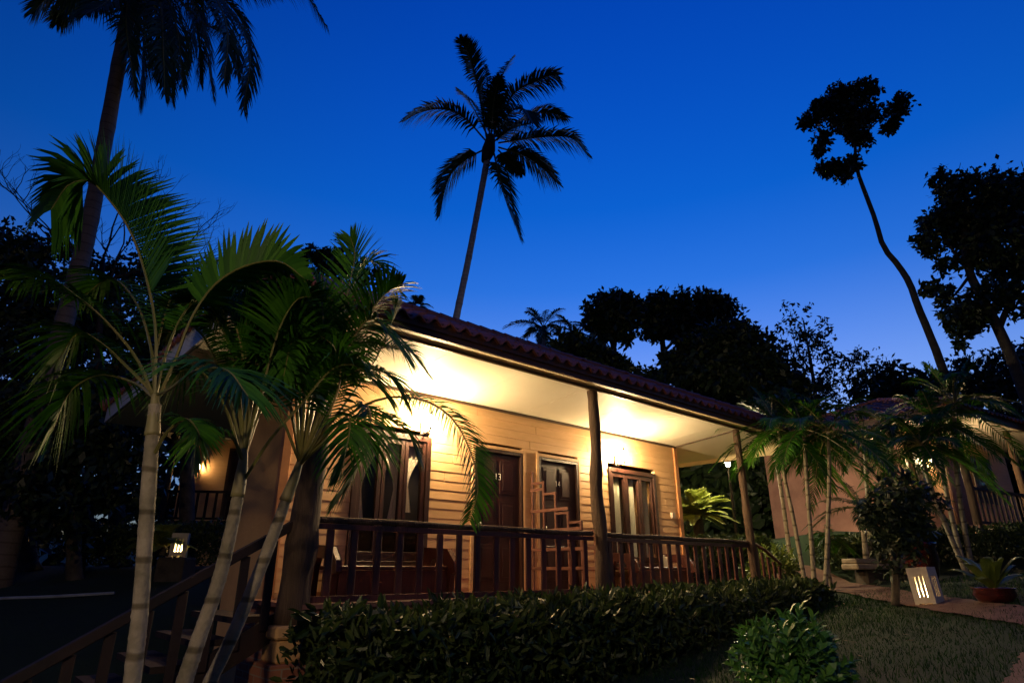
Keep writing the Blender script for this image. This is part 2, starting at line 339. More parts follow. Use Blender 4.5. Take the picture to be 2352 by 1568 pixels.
# roof: pantiles as one waved sheet per slope, hipped at both ends
def tiles(mb, n_lo, n_hi, rows, F=H, u0=u0, u1=u1, rz=roof_z, cell=.215, t=.022, hip=0, sgn=1):
    for r in range(rows):
        a = n_lo+(n_hi-n_lo)*r/rows; c = n_lo+(n_hi-n_lo)*(r+1.12)/rows
        sh = hip*(r+.5)/rows; lo, hi = u0+sh, u1-sh; cols = int((hi-lo)/(cell/6))
        if cols < 3: continue
        vs = []
        for i in range(cols+1):
            u = lo+(hi-lo)*i/cols; ph = ((u-u0)/cell) % 1
            h = .052*math.sin(math.pi*ph/.62) if ph < .62 else -.022*math.sin(math.pi*(ph-.62)/.38)
            j = .006*math.sin(u*13+r*5)+.004*math.sin(math.floor((u-u0)/cell)*7.7+r*3.1)
            vs += [F(u, a, rz(a)+h+.055+j), F(u, c, rz(c)+h+.022+j), F(u, a, rz(a)+h+.055-t+j), F(u, c, rz(c)+h+.0+j)]
        fs = []
        for i in range(cols):
            q = 4*i; fs += [(q, q+4, q+5, q+1), (q+2, q+3, q+7, q+6), (q, q+2, q+6, q+4)]
        mb.add(vs, fs)
def hip_roof(F, u0, u1, nf, nb, ze, pitch, rows=12, cell=.215):
    run = (nf-nb)/2; nm = (nf+nb)/2; mb = MB(); zr = lambda d: ze+pitch*d
    tiles(mb, nf+.06, nm, rows, F, u0, u1, lambda n: zr(nf-n), cell, hip=run)
    tiles(mb, nb-.06, nm, rows, F, u0, u1, lambda n: zr(n-nb), cell, hip=run)
    E0 = lambda a, b_, z: F(b_, a, z)
    tiles(mb, u0-.06, u0+run, rows, E0, nb, nf, lambda u: zr(u-u0), cell, hip=run)
    tiles(mb, u1+.06, u1-run, rows, E0, nb, nf, lambda u: zr(u1-u), cell, hip=run)
    L = [(F(u0+run, nm, zr(run)+.07), F(u1-run, nm, zr(run)+.07))]
    for uu, s_ in ((u0, 1), (u1, -1)):
        for nn_, q in ((nf, -1), (nb, 1)): L.append((F(uu-.05*s_, nn_-.05*q, zr(0)+.06), F(uu+run*s_, nm, zr(run)+.06)))
    for a, c in L:
        k = max(3, int((c-a).length/.30))
        for i in range(k): mb.tube([a.lerp(c, i/k), a.lerp(c, (i+1.1)/k)], [.105, .085], 9)
    return mb
roof = hip_roof(H, u0, u1, NE, NR, ZE, PT, 11).build('roof', M['tile'], cot)
mb = MB(); mb.hbox(u0, u1, .302, .335, 2.475, 2.60); mb.hbox(u0, u1, .336, .37, 2.545, 2.655); mb.build('fascia', M['fascia'], roof)
mb = MB(); mb.hbox(u0, u0+.03, NR+.05, .30, 2.36, 2.64); mb.build('barge_board', M['white'], roof)
# doors
def number(mb, u, z, txt, h=.085):
    segs = {'1': [((.5, 0), (.5, 1)), ((.5, 1), (.25, .78))], '3': [((.1, 1), (.85, 1)), ((.85, 1), (.85, .5)), ((.3, .52), (.85, .52)), ((.85, .5), (.85, 0)), ((.1, 0), (.85, 0))],
            '4': [((.7, 0), (.7, 1)), ((.7, 1), (.1, .35)), ((.1, .35), (.95, .35))]}
    for i, ch in enumerate(txt):
        for (a, c) in segs[ch]:
            f = lambda q: H(u+(i-1+q[0]*.75)*h*.8, WALL-.012, z+q[1]*h)
            mb.tube([f(a), f(c)], .006, 6)
def door(a, c, txt, hs):
    mb = MB(); mb.hbox(a+.05, c-.05, WALL-.055, WALL-.02, ZD+.01, 1.67)
    for r in range(3):
        for q in range(2):
            ua = a+.13+q*(c-a-.2)/2; ub = ua+(c-a-.2)/2-.08; za = ZD+.14+r*.61; zb = za+.5
            mb.hbox(ua, ub, WALL-.02, WALL-.010, za, zb); mb.hbox(ua+.05, ub-.05, WALL-.010, WALL-.001, za+.05, zb-.05)
    d = mb.build('door', M['door'], cot, bevel=.004)
    mb = MB(); mb.hbox(a, a+.05, WALL-.06, WALL+.03, ZD, 1.72); mb.hbox(c-.05, c, WALL-.06, WALL+.03, ZD, 1.72); mb.hbox(a+.05, c-.05, WALL-.06, WALL+.028, 1.67, 1.72)
    mb.build('door_frame', M['frame'], d, bevel=.004)
    mb = MB()
    mb.hbox(a-.05, a, WALL+.0, WALL+.034, ZD, 1.77); mb.hbox(c, c+.05, WALL+.0, WALL+.034, ZD, 1.77); mb.hbox(a, c, WALL+.0, WALL+.0335, 1.722, 1.77); mb.build('architrave', M['siding'], d, bevel=.003)
    mb = MB(); number(mb, (a+c)/2, 1.28, txt); mb.build('number', M['number'], d)
    uh = a+.11 if hs < 0 else c-.11
    mb = MB(); mb.lathe(H(uh, WALL+.035, .62), [(.001, -.03), (.022, -.022), (.03, 0), (.022, .022), (.001, .03)], 12); mb.tube([H(uh, WALL-.02, .62), H(uh, WALL+.02, .62)], .012, 8)
    mb.build('handle', M['metal'], d, smooth=True)
door(-5.12, -4.16, '13', -1); door(-3.82, -2.89, '14', -1)
# windows: three leaves each
def window(a, c, lo, hi, m_bar):
    mb = MB(); f = .075
    mb.hbox(a, a+f, WALL-.06, WALL+.035, lo, hi); mb.hbox(c-f, c, WALL-.06, WALL+.035, lo, hi); mb.hbox(a+f, c-f, WALL-.06, WALL+.033, hi-f, hi); mb.hbox(a+f, c-f, WALL-.06, WALL+.033, lo, lo+f)
    wn = mb.build('window', M['frame'], cot, bevel=.004)
    w3 = (c-a-2*f)/3
    for i in range(3):
        x0 = a+f+i*w3; mb = MB(); s = m_bar
        mb.hbox(x0+.004, x0+s, WALL-.045, WALL+.012, lo+f+.003, hi-f-.003); mb.hbox(x0+w3-s, x0+w3-.004, WALL-.045, WALL+.012, lo+f+.003, hi-f-.003)
        mb.hbox(x0+s, x0+w3-s, WALL-.045, WALL+.010, hi-f-.08, hi-f-.003); mb.hbox(x0+s, x0+w3-s, WALL-.045, WALL+.010, lo+f+.003, lo+f+.11)
        sh = mb.build('sash', M['frame'], wn, bevel=.003)
    mb = MB()
    for i in range(3):
        x0 = a+f+i*w3
        mb.add([H(x0+s, WALL-.02, lo+f+.11), H(x0+w3-s, WALL-.02, lo+f+.11), H(x0+w3-s, WALL-.02, hi-f-.08), H(x0+s, WALL-.02, hi-f-.08)], [(0, 1, 2, 3)])
    mb.build('pane', M['glass'], wn)
    return wn
w1 = window(-7.06, -5.9, .03, 1.74, .06); w2 = window(-2.10, -.72, .03, 1.73, .06)
mb = MB(); mb.hbox(-7.12, -5.84, WALL+.0, WALL+.07, -.03, .028); mb.build('sill', M['siding'], w1, bevel=.004)
mb = MB(); mb.hbox(-2.16, -.66, WALL+.0, WALL+.07, -.03, .028); mb.build('sill', M['siding'], w2, bevel=.004)
# curtains
def curtain(name, label, ua, ub, m, tied, z0, z1, n=WALL-.068):
    mb = MB(); rows, cols = 24, 40; vs = []
    for r in range(rows+1):
        t = r/rows; z = z1+(z0-z1)*t
        for c in range(cols+1):
            s = c/cols; a, bb = ua, ub
            if tied: k = math.sin(min(1, t/.62)*math.pi/2)**1.4 if t < .62 else 1-.25*(t-.62)/.38; e = (ub if tied > 0 else ua); a = e+(ua-e)*(1-.66*k); bb = e+(ub-e)*(1-.66*k)
            vs.append(H(a+(bb-a)*s, n+-.004+.010*math.sin(s*26)*(1-.3*t)+.004*math.sin(s*61+t*3), z))
    w = cols+1; mb.add(vs, [(r*w+c, r*w+c+1, (r+1)*w+c+1, (r+1)*w+c) for r in range(rows) for c in range(cols)])
    return tag(mb.build(name, m, smooth=True), label, 'curtain')
curtain('curtain', 'cream lace curtain tied back on the log side of the wide verandah window', -7.0, -6.64, M['curtain'], -1, .55, 1.60)
curtain('curtain', 'cream lace curtain tied back across the middle leaf of the wide verandah window', -6.66, -6.28, M['curtain'], 1, .62, 1.60, WALL-.072)
curtain('curtain', 'cream lace curtain tied back on the lamp side of the wide verandah window', -6.30, -5.95, M['curtain'], -1, .72, 1.60, WALL-.078)
for i, nm in enumerate(('pale green straight curtain in the leaf of the far window next to the middle post', 'pale green curtain hanging straight in the middle leaf of the far verandah window', 'pale green straight curtain in the leaf of the far window nearest the house corner')):
    x0 = -2.02+i*.41; curtain('curtain', nm, x0+.08, x0+.30, M['curtain2'], 0, .1, 1.66)
# posts
def log(pts, rad, name='porch_post'):
    mb = MB(); P = catmull(pts, 26); rr = np.interp(np.linspace(0, 1, 26), np.linspace(0, 1, len(rad)), rad)
    rr = rr*(1+.07*np.sin(np.arange(26)*1.1+rad[0]*99)+rng.uniform(-.04, .04, 26)); mb.tube(P, rr, 14, bump=.03); return mb.build(name, M['log'], cot, smooth=True)
log([H(-8.24, 0, -.45), H(-8.22, .02, .4), H(-8.19, .0, 1.3), H(-8.16, .02, 2.0), H(-8.14, .03, 2.47)], [.15, .135, .125, .115, .11])
log([H(-4.05, .03, -.6), H(-4.02, .05, .3), H(-4.06, .03, 1.0), H(-4.03, .04, 1.7), H(-4.05, .03, 2.47)], [.10, .09, .095, .075, .08])
log([H(.02, .03, -.6), H(.01, .03, .5), H(.0, .03, 1.5), H(-.02, .03, 2.47)], [.075, .075, .065, .06])
mb = MB(); mb.hbox(-8.44, -8.04, -.22, .2, -.56, -.452); mb.hbox(-8.40, -8.08, -.18, .16, -.75, -.561); pc = mb.build('pier_cap', M['plaster'], cot, bevel=.02)
mb = MB(); mb.hbox(-8.46, -8.02, -.24, .22, -1.6, -.751); mb.build('brick_pier', M['brick'], cot, bevel=.008)
# railing
rb = MB()
for a, c in ((-8.10, -4.15), (-3.93, -.07)):
    rb.tube([H(a+(c-a)*i/12, .0++.005*math.sin(i*1.9), .458+.005*math.sin(i*1.3+a)) for i in range(13)], [.031+.002*math.sin(i*2.2) for i in range(13)], 8, m=1)
    rb.hbox(a, c, -.03, .03, ZD+.005, ZD+.06)
    rb.hbox(a, c, -.028, .026, .37, .42)
rail = rb.build('railing', [M['rail'], M['log']], cot)
def baluster(u, n0=0.0, z0=ZD+.062, z1=.368, w=.075, par=None, F=H):
    mb = MB(); j = random.uniform(-.008, .008); mb.hbox(u-w/2, u+w/2, n0-.014, n0+.014, z0, z1, F=F); mb.build('baluster', par.data.materials[0] if par else M['rail'], par or rail, bevel=.004)
u = -7.94
while u < -4.25: baluster(u+random.uniform(-.012, .012)); u += .26
u = -3.80
while u < -.12: baluster(u+random.uniform(-.012, .012), w=.085); u += .232
# return railing at the far end, dropping to the garden steps there
rb = MB(); rb.tube([H(.1, .0, .46), H(.5, .02, .34), H(1.0, .03, .10)], .03, 8); r2 = rb.build('railing', M['rail'], cot)
for i in range(5):
    u = .2+i*.19; baluster(u, .01, -.5-.1*i*.5, .40-.085*i*.9-.03, par=r2)
# stair going down along the wall line at the near end
st = MB()
for i in range(6):
    ua = -8.42-i*.29; st.hbox(ua-.30, ua, -1.28, -.06, ZD-.14-i*.165, ZD-.09-i*.165)
st.hexa([H(-8.3, -.06, ZD-.25), H(-8.3, -.015, ZD-.25), H(-10.1, -.015, ZD-1.28), H(-10.1, -.06, ZD-1.28), H(-8.3, -.06, ZD-.02), H(-8.3, -.015, ZD-.02), H(-10.1, -.015, ZD-1.05), H(-10.1, -.06, ZD-1.05)])
stair = st.build('stair', M['stairwood'], cot)
def sz(u): return .50-(-8.15-u)*.60
rb = MB(); rb.hexa([H(-8.25, -.05, sz(-8.25)-.05), H(-8.25, .05, sz(-8.25)-.05), H(-10.25, .05, sz(-10.25)-.05), H(-10.25, -.05, sz(-10.25)-.05), H(-8.25, -.05, sz(-8.25)+.04), H(-8.25, .05, sz(-8.25)+.04), H(-10.25, .05, sz(-10.25)+.04), H(-10.25, -.05, sz(-10.25)+.04)])
rb.hbox(-10.32, -10.22, -.05, .05, -1.8, sz(-10.27)+.06)
r3 = rb.build('stair_railing', M['stairwood'], cot, bevel=.006)
for i in range(8):
    u = -8.48-i*.23; baluster(u, 0, sz(u)-.80, sz(u)-.051, par=r3)
# stepped lattice screen between the two units
lb = MB(); ns = [WALL+.05, WALL+.30, WALL+.55, WALL+.80, WALL+1.05, WALL+1.30]; tops = [1.45, 1.28, 1.10, .80, .66, .52]; uL = -3.99
for i, (n0, zt) in enumerate(zip(ns, tops)):
    lb.hbox(uL-.018, uL+.018, n0-.018, n0+.018, ZD, zt)
for i in range(5):
    lb.hbox(uL-.016, uL+.016, ns[i]+.018, ns[i+1]-.018, tops[i+1]-.036, tops[i+1]-.002)
for zz, last in ((1.16, 1), (.84, 3), (.55, 4), (.28, 5), (.02, 5)):
    lb.hbox(uL-.035, uL-.0185, ns[0]-.03, ns[last]+.03, zz-.022, zz+.022)
lb.hbox(uL-.02, uL+.02, WALL+.03, ns[0]-.02, 1.40, 1.45)
lb.build('porch_divider', M['lattice'], cot, bevel=.003)
mb = MB(); mb.hbox(-.33, -.23, WALL+.02, WALL+.07, .93, 1.04); mb.build('socket_box', M['plastic'], cot, bevel=.006)

# wall lanterns
def wall_lantern(u, z, label):
    t = thing('wall_lantern', label, 'lamp', H(u, WALL+.03, z), 'lamps on the cottage wall'); n = WALL+.21
    mb = MB(); mb.hbox(u-.05, u+.05, WALL+.026, WALL+.045, z-.16, z+.02); mb.tube([H(u, WALL+.04, z-.13), H(u, WALL+.09, z-.16), H(u, n, z-.13), H(u, n, z-.10)], .012, 8)
    mb.build('bracket', M['black'], t)
    mb = MB(); mb.lathe(H(u, n, z), [(.012, -.11), (.026, -.09), (.026, -.08)], 12); mb.lathe(H(u, n, z), [(.032, .082), (.030, .095), (.018, .12), (.01, .14), (.006, .16)], 12)
    for k in range(4):
        a = k*math.pi/2+.78; mb.tube([H(u, n, z)+Vector((.026*math.cos(a), .026*math.sin(a), -.085)), H(u, n, z)+Vector((.062*math.cos(a), .062*math.sin(a), 0)), H(u, n, z)+Vector((.030*math.cos(a), .030*math.sin(a), .085))], .004, 5)
    mb.build('cage', M['black'], t)
    mb = MB(); mb.lathe(H(u, n, z), [(.015, -.078), (.04, -.05), (.046, 0), (.04, .05), (.02, .078)], 14); mb.build('lamp_glass', M['glow'], t, smooth=True)
    return t
wall_lantern(-6.05, 1.93, 'lit wall lantern above the tied-back curtains, half hidden by palm fronds')
wall_lantern(-1.87, 1.93, 'lit wall lantern above the far straight-curtained window')

# benches
def bench(uc, label):
    t = thing('bench', label, 'bench', H(uc, -1, ZD), 'wooden benches on the verandah'); a, c = uc-.78, uc+.78
    mb = MB(); mb.hbox(a+.06, c-.06, -1.28, -.74, .0, .045); mb.build('seat', M['bench'], t, bevel=.008)
    mb = MB(); mb.hbox(a+.06, c-.06, -.78, -.752, ZD+.03, -.002); mb.build('apron', M['bench'], t, bevel=.004)
    for x in (a, c):
        mb = MB()
        pr = [(-1.32, .27), (-.80, .24), (-.66, .10), (-.63, -.02), (-.72, -.04), (-.74, ZD), (-.82, ZD), (-.84, .0), (-.90, .12), (-1.12, .14), (-1.18, .02), (-1.2, ZD), (-1.28, ZD), (-1.32, .0)]
        vs = [H(x-.035, n, z) for n, z in pr]+[H(x+.035, n, z) for n, z in pr]; q = len(pr)
        mb.add(vs, [tuple(range(q)), tuple(range(2*q-1, q-1, -1))]+[(i, (i+1) % q, q+(i+1) % q, q+i) for i in range(q)]); mb.build('armrest', M['bench'], t, bevel=.006)
    return t
bench(-6.72, 'dark red wooden bench under the wide verandah window'); bench(-1.55, 'dark red wooden bench with a white box on it, under the far verandah window')
mb = MB(); p = H(-1.25, -.95, .045); mb.box(p+Vector((0, 0, .085)), (.12, .12, .17)); mb.lathe(p+Vector((0, 0, .17)), [(.035, .0), (.04, .02), (.03, .03)], 10)
tag(mb.build('jar', M['paper'], bevel=.01), 'small white square jar standing on the far verandah bench', 'jar')

# ---------------------------------------------------------------- plants
def frond(name, parent, pts, n, L, w, leafm, rad=.012, nn=None, v=20, v1=None, d1=None, droop=.35, a0=70, a1=28, start=.22, wild=.08, tip=.45, nseg=3, petm=None):
    """one palm leaf: a rachis tube with two rows of narrow hanging leaflets"""
    P = catmull(pts, 40); mb = MB(); va, vb = R(v), R(v if v1 is None else v1); d1 = droop if d1 is None else d1
    mb.tube(P[::2]+[P[-1]], [rad*(1-.8*i/20) for i in range(len(P[::2])+1)], 5, m=0)
    vs = []; fs = []; G = Vector((0, 0, -1))
    for i in range(n):
        t = start+(1-start)*(i+.5)/n; k = t*39; k0 = min(int(k), 38); p = P[k0].lerp(P[k0+1], k-k0)
        T = (P[min(k0+2, 39)]-P[max(k0-1, 0)]).normalized()
        Nn = Vector(nn) if nn is not None else Vector((0, 0, 1))
        Nn = Nn-T*Nn.dot(T)
        if Nn.length < 1e-2: Nn = T.orthogonal()
        Nn.normalize(); s = T.cross(Nn)
        q = (t-start)/(1-start); l = L*(tip+(1-tip)*math.sin(math.pi*min(1, .18+.72*q)))*random.uniform(.9, 1.08)
        if q > .55: l *= 1-.5*(q-.55)/.45
        a = R(a0+(a1-a0)*q); v = va+(vb-va)*q**3; dq = droop+(d1-droop)*q**3
        for sg in (-1, 1):
            d = (T*math.cos(a)+(s*sg*math.cos(v)+Nn*math.sin(v))*math.sin(a)+Vector([random.uniform(-wild, wild) for _ in range(3)])).normalized()
            wd_ = d.cross(Nn).normalized()*w*.5; wd_ = (wd_+Nn*w*.2*sg).normalized()*w*.5
            b0 = len(vs)
            dr = dq*random.uniform(.7, 1.3)
            for j in range(nseg+1):
                x = j/nseg; c = p+d*l*x+G*dr*l*x*x
                ww = (.55, 1, .8, .06)[j] if nseg == 3 else (.7, 1, .06)[j]
                vs += [c-wd_*ww, c+wd_*ww]
            fs += [(b0+2*j, b0+2*j+1, b0+2*j+3, b0+2*j+2) for j in range(nseg)]
    mb.add(vs, fs, 1)
    return mb.build(name, [petm or M['petiole'], leafm], parent)
def ipts(lst, Y):                       # [(x,y[,dY])] -> points around depth Y
    return [px(q[0], q[1], Y+(q[2] if len(q) > 2 else 0)) for q in lst]
def palm_trunk(parent, pts, rad, m, rings=0, seg=12):
    n = 92; P = catmull(pts, n); rr = np.interp(np.linspace(0, 1, n), np.linspace(0, 1, len(rad)), rad)
    mb = MB()
    if rings: rr = rr*(1+.055*(np.arange(n) % (rings+2) == 0)+rng.uniform(-.02, .02, n))
    mb.tube(P, rr, seg, bump=.015); return mb.build('trunk', m, parent, smooth=True)

def hex_palm(name, label, cat, Y, trunk, rads, fronds, shaft=None, leafm=None, tm=None, group=None, **kw):
    base = px(*trunk[0][:2], Y+(trunk[0][2] if len(trunk[0]) > 2 else 0)); pts = ipts(trunk, Y)
    g = ground_z(base.x, base.y)
    if base.z > g+.02:                   # carry the trunk on to the ground
        d = (pts[0]-pts[1]).normalized(); d.z = min(d.z, -.3); pts.insert(0, pts[0]+d*((base.z-g+.06)/-d.z)); 
    t = thing(name, label, cat, pts[0], group)
    palm_trunk(t, pts, rads, tm or M['areca'], 5)
    if shaft:
        mb = MB(); P = catmull(ipts(shaft[0], Y), 12); mb.tube(P, np.interp(np.linspace(0, 1, 12), np.linspace(0, 1, len(shaft[1])), shaft[1]), 10); mb.build('crownshaft', M['shaft'] if Y < 9 else M['bark'], t, smooth=True)
    for f in fronds:
        k = dict(kw); k.update(f[1]); frond('frond', t, ipts(f[0], Y), k.pop('n', 46), k.pop('L', .42), k.pop('w', .018), leafm or M['palm_leaf'], **k)
    return t
SR = (1, -.25, .1)     # leaf rows lying across the view
A = [
 ([(356, 905, 0), (358, 757, .0), (337, 640, .05), (300, 532, .1), (250, 458, .15), (208, 418, .1), (158, 424, 0), (118, 480, -.1)], dict(n=100, L=.56, w=.030, a0=84, start=.24, droop=.10, d1=1.3, nn=(1, -.15, .45), v=62, v1=0, a1=45, tip=.28, wild=.03)),
 ([(350, 905, 0), (318, 830, .1), (265, 760, .2), (190, 690, .3), (110, 640, .4), (30, 640, .45)], dict(n=44, L=.48, droop=.6, start=.4)),
 ([(368, 905, 0), (405, 820, -.05), (440, 730, -.1), (492, 655, -.15), (560, 612, -.2), (640, 600, -.25), (700, 640, -.3)], dict(n=44, L=.32, w=.030, a0=78, a1=45, start=.40, droop=.03, nn=(-.1, .75, 1), v=50, v1=15, d1=.5, wild=.05)),
 ([(362, 905, 0), (395, 890, -.3), (450, 850, -.6), (520, 850, -.8), (570, 910, -.9)], dict(n=36, L=.40, droop=.5, start=.35)),
 ([(352, 1045, 0), (385, 990, -.12), (425, 962, -.2), (452, 985, -.3), (462, 1020, -.3)], dict(n=28, L=.20, droop=.4, start=.3)),
 ([(350, 910, 0), (310, 880, .3), (230, 860, .5), (160, 900, .6), (120, 990, .6)], dict(n=40, L=.42, droop=.7, start=.35)),
 ([(355, 905, 0), (300, 850, .1), (235, 790, .2), (180, 765, .3), (130, 830, .3)], dict(n=42, L=.42, w=.02, droop=.6, start=.35)),
 ([(358, 905, 0), (385, 800, .1), (425, 715, .2), (470, 690, .25), (520, 760, .3)], dict(n=46, L=.38, w=.02, droop=.45, start=.35)),
 ([(357, 905, 0), (345, 790, .2), (310, 690, .4), (255, 640, .6), (190, 680, .7)], dict(n=46, L=.42, w=.02, droop=.45, start=.3)),
 ([(357, 905, 0), (360, 800, .25), (395, 680, .5), (450, 610, .75), (520, 600, 1.0)], dict(n=40, L=.45, droop=.4, start=.35)),
]
hex_palm('areca_palm', 'straightest palm of the near clump, pale ringed trunk, big frond arching up to the sky', 'palm', 3.6,
  [(303, 1568), (322, 1400), (334, 1230), (346, 1050), (356, 930)], [.045, .043, .040, .041, .034], A, ([(350, 1000), (354, 955), (357, 905)], [.045, .036, .02]), group='areca palms in the near clump')
rf_ = random.Random(5)
B = [
 ([(561, 1050, 0), (522, 900, .05), (480, 795, .1), (430, 735, .15), (375, 760, .2)], dict(n=54, L=.40, w=.022, droop=.35, start=.3)),
 ([(562, 1045, 0), (545, 880, .12), (515, 765, .2), (460, 700, .3), (390, 700, .35)], dict(n=54, L=.40, w=.022, droop=.35, start=.3)),
 ([(563, 1045, 0), (590, 900, .1), (580, 790, .2), (530, 720, .3), (470, 740, .4)], dict(n=50, L=.38, w=.022, droop=.4, start=.3)),
 ([(562, 1035, 0), (565, 907, 0), (559, 824, 0), (547, 764, .0), (525, 715, .05), (485, 680, .1), (445, 690, .1)], dict(n=64, L=.46, w=.026, a0=70, a1=40, start=.32, droop=.2, nn=(1, -.1, .3), v=45, wild=.05)),
 ([(562, 1100, 0), (620, 1010, -.1), (690, 930, -.15), (760, 850, -.2), (820, 840, -.25), (880, 900, -.3)], dict(n=44, L=.40, droop=.5, start=.4)),
 ([(558, 1060, 0), (600, 940, .1), (660, 830, .2), (730, 780, .3), (810, 790, .3)], dict(n=44, L=.42, droop=.5, start=.3)),
 ([(555, 1060, 0), (520, 940, .1), (470, 860, .2), (420, 850, .3), (380, 900, .3)], dict(n=40, L=.40, droop=.6, start=.3)),
 ([(560, 1040, 0), (600, 900, -.1), (640, 760, -.15), (680, 690, -.2), (720, 680, -.2)], dict(n=46, L=.40, droop=.3, start=.35)),
 ([(560, 1060, 0), (530, 1000, -.2), (470, 985, -.4), (452, 1010, -.4), (446, 1075, -.4)], dict(n=24, L=.17, droop=.6, start=.3)),
]
for i in range(9):
    ex, ey = rf_.uniform(420, 690), rf_.uniform(650, 860); dz = rf_.uniform(-.3, .6)
    B.append(([(562, 1045, 0), (562+(ex-562)*.3, 1045+(ey-1045)*.62, dz*.4), (562+(ex-562)*.7, 1045+(ey-1045)*.98-25, dz*.8), (ex+(ex-560)*.25, ey+60, dz)], dict(n=44, L=rf_.uniform(.32, .42), w=.02, droop=rf_.uniform(.3, .6), start=.32)))
hex_palm('areca_palm', 'leaning areca palm in the middle of the near clump, pale trunk with a peeling sheath', 'palm', 3.9,
  [(415, 1590), (455, 1470), (500, 1340), (530, 1220), (552, 1110)], [.048, .045, .040, .039, .034], B, ([(545, 1140), (555, 1085), (562, 1030)], [.042, .036, .02]), group='areca palms in the near clump')
Cc = [
 ([(690, 1060, 0), (735, 960, 0), (775, 820, .0), (795, 690, .05), (815, 590, .1), (805, 545, .1)], dict(n=44, L=.42, w=.019, a0=55, a1=25, start=.35, droop=.15, nn=(-.3, -1, .2), v=15)),
 ([(692, 1060, 0), (750, 900, -.05), (820, 760, -.1), (880, 680, -.15), (925, 650, -.2)], dict(n=44, L=.42, w=.019, a0=70, a1=40, start=.3, droop=.25)),
 ([(690, 1065, 0), (790, 960, -.1), (880, 915, -.15), (970, 918, -.2), (1040, 962, -.25), (1082, 1040, -.25), (1098, 1120, -.25), (1078, 1195, -.25)], dict(n=70, L=.24, w=.0115, a0=75, a1=50, start=.35, droop=.35, nn=(.5, -.5, .7), v=12)),
 ([(690, 1060, 0), (770, 900, .1), (850, 810, .15), (930, 800, .2), (985, 860, .2)], dict(n=52, L=.24, w=.012, droop=.3, start=.3)),
 ([(690, 1065, 0), (770, 960, -.2), (840, 930, -.3), (850, 1000, -.4), (820, 1080, -.45), (775, 1150, -.45)], dict(n=44, L=.27, w=.016, droop=.5, start=.35)),
 ([(688, 1065, 0), (700, 930, .1), (690, 830, .2), (650, 760, .3), (590, 750, .35)], dict(n=44, L=.40, droop=.5, start=.3)),
 ([(690, 1065, 0), (720, 930, -.1), (740, 800, -.15), (740, 700, -.2), (720, 620, -.2)], dict(n=44, L=.42, w=.019, droop=.3, start=.3)),
 ([(690, 1068, 0), (760, 985, .2), (850, 950, .35), (930, 985, .4), (960, 1050, .4)], dict(n=40, L=.28, w=.016, droop=.5, start=.35)),
 ([(690, 1065, 0), (760, 920, -.25), (820, 850, -.4), (890, 860, -.5), (930, 920, -.5)], dict(n=42, L=.34, w=.017, droop=.5, start=.35)),
 ([(690, 1065, 0), (700, 900, -.2), (690, 780, -.35), (640, 700, -.5), (580, 700, -.6)], dict(n=42, L=.40, droop=.4, start=.3)),
 ([(690, 1065, 0), (790, 930, .3), (860, 830, .5), (900, 740, .6), (915, 690, .6)], dict(n=42, L=.40, droop=.3, start=.3)),
 ([(690, 1065, 0), (715, 960, .3), (760, 850, .5), (830, 790, .6), (905, 800, .6)], dict(n=42, L=.36, droop=.5, start=.3)),
 ([(690, 1065, 0), (650, 960, -.2), (620, 860, -.4), (580, 830, -.5), (540, 860, -.6)], dict(n=40, L=.36, droop=.6, start=.3)),
 ([(690, 1065, 0), (760, 1000, -.3), (800, 960, -.5), (800, 1010, -.6), (780, 1090, -.6)], dict(n=36, L=.25, w=.016, droop=.6, start=.3)),
 ([(690, 1065, 0), (740, 980, -.3), (780, 880, -.4), (770, 800, -.5), (720, 760, -.5)], dict(n=40, L=.36, w=.018, droop=.5, start=.3)),
]
rf_ = random.Random(12)
for i in range(13):
    ex, ey = rf_.uniform(610, 935), rf_.uniform(600, 900); dz = rf_.uniform(-.55, .6)
    Cc.append(([(690, 1062, 0), (690+(ex-690)*.35, 1062+(ey-1062)*.62, dz*.4), (690+(ex-690)*.72, 1062+(ey-1062)*.98-25, dz*.8), (ex+(ex-760)*.12, ey+55, dz)], dict(n=44, L=rf_.uniform(.30, .40), w=.018, droop=rf_.uniform(.3, .6), start=.32)))
hex_palm('areca_palm', 'most slanting areca palm of the near clump, a frond arching over the wall lantern', 'palm', 4.3,
  [(470, 1590), (540, 1445), (600, 1300), (640, 1195), (668, 1115)], [.044, .041, .040, .038, .033], Cc, ([(655, 1150), (675, 1100), (692, 1050)], [.042, .034, .02]), group='areca palms in the near clump')

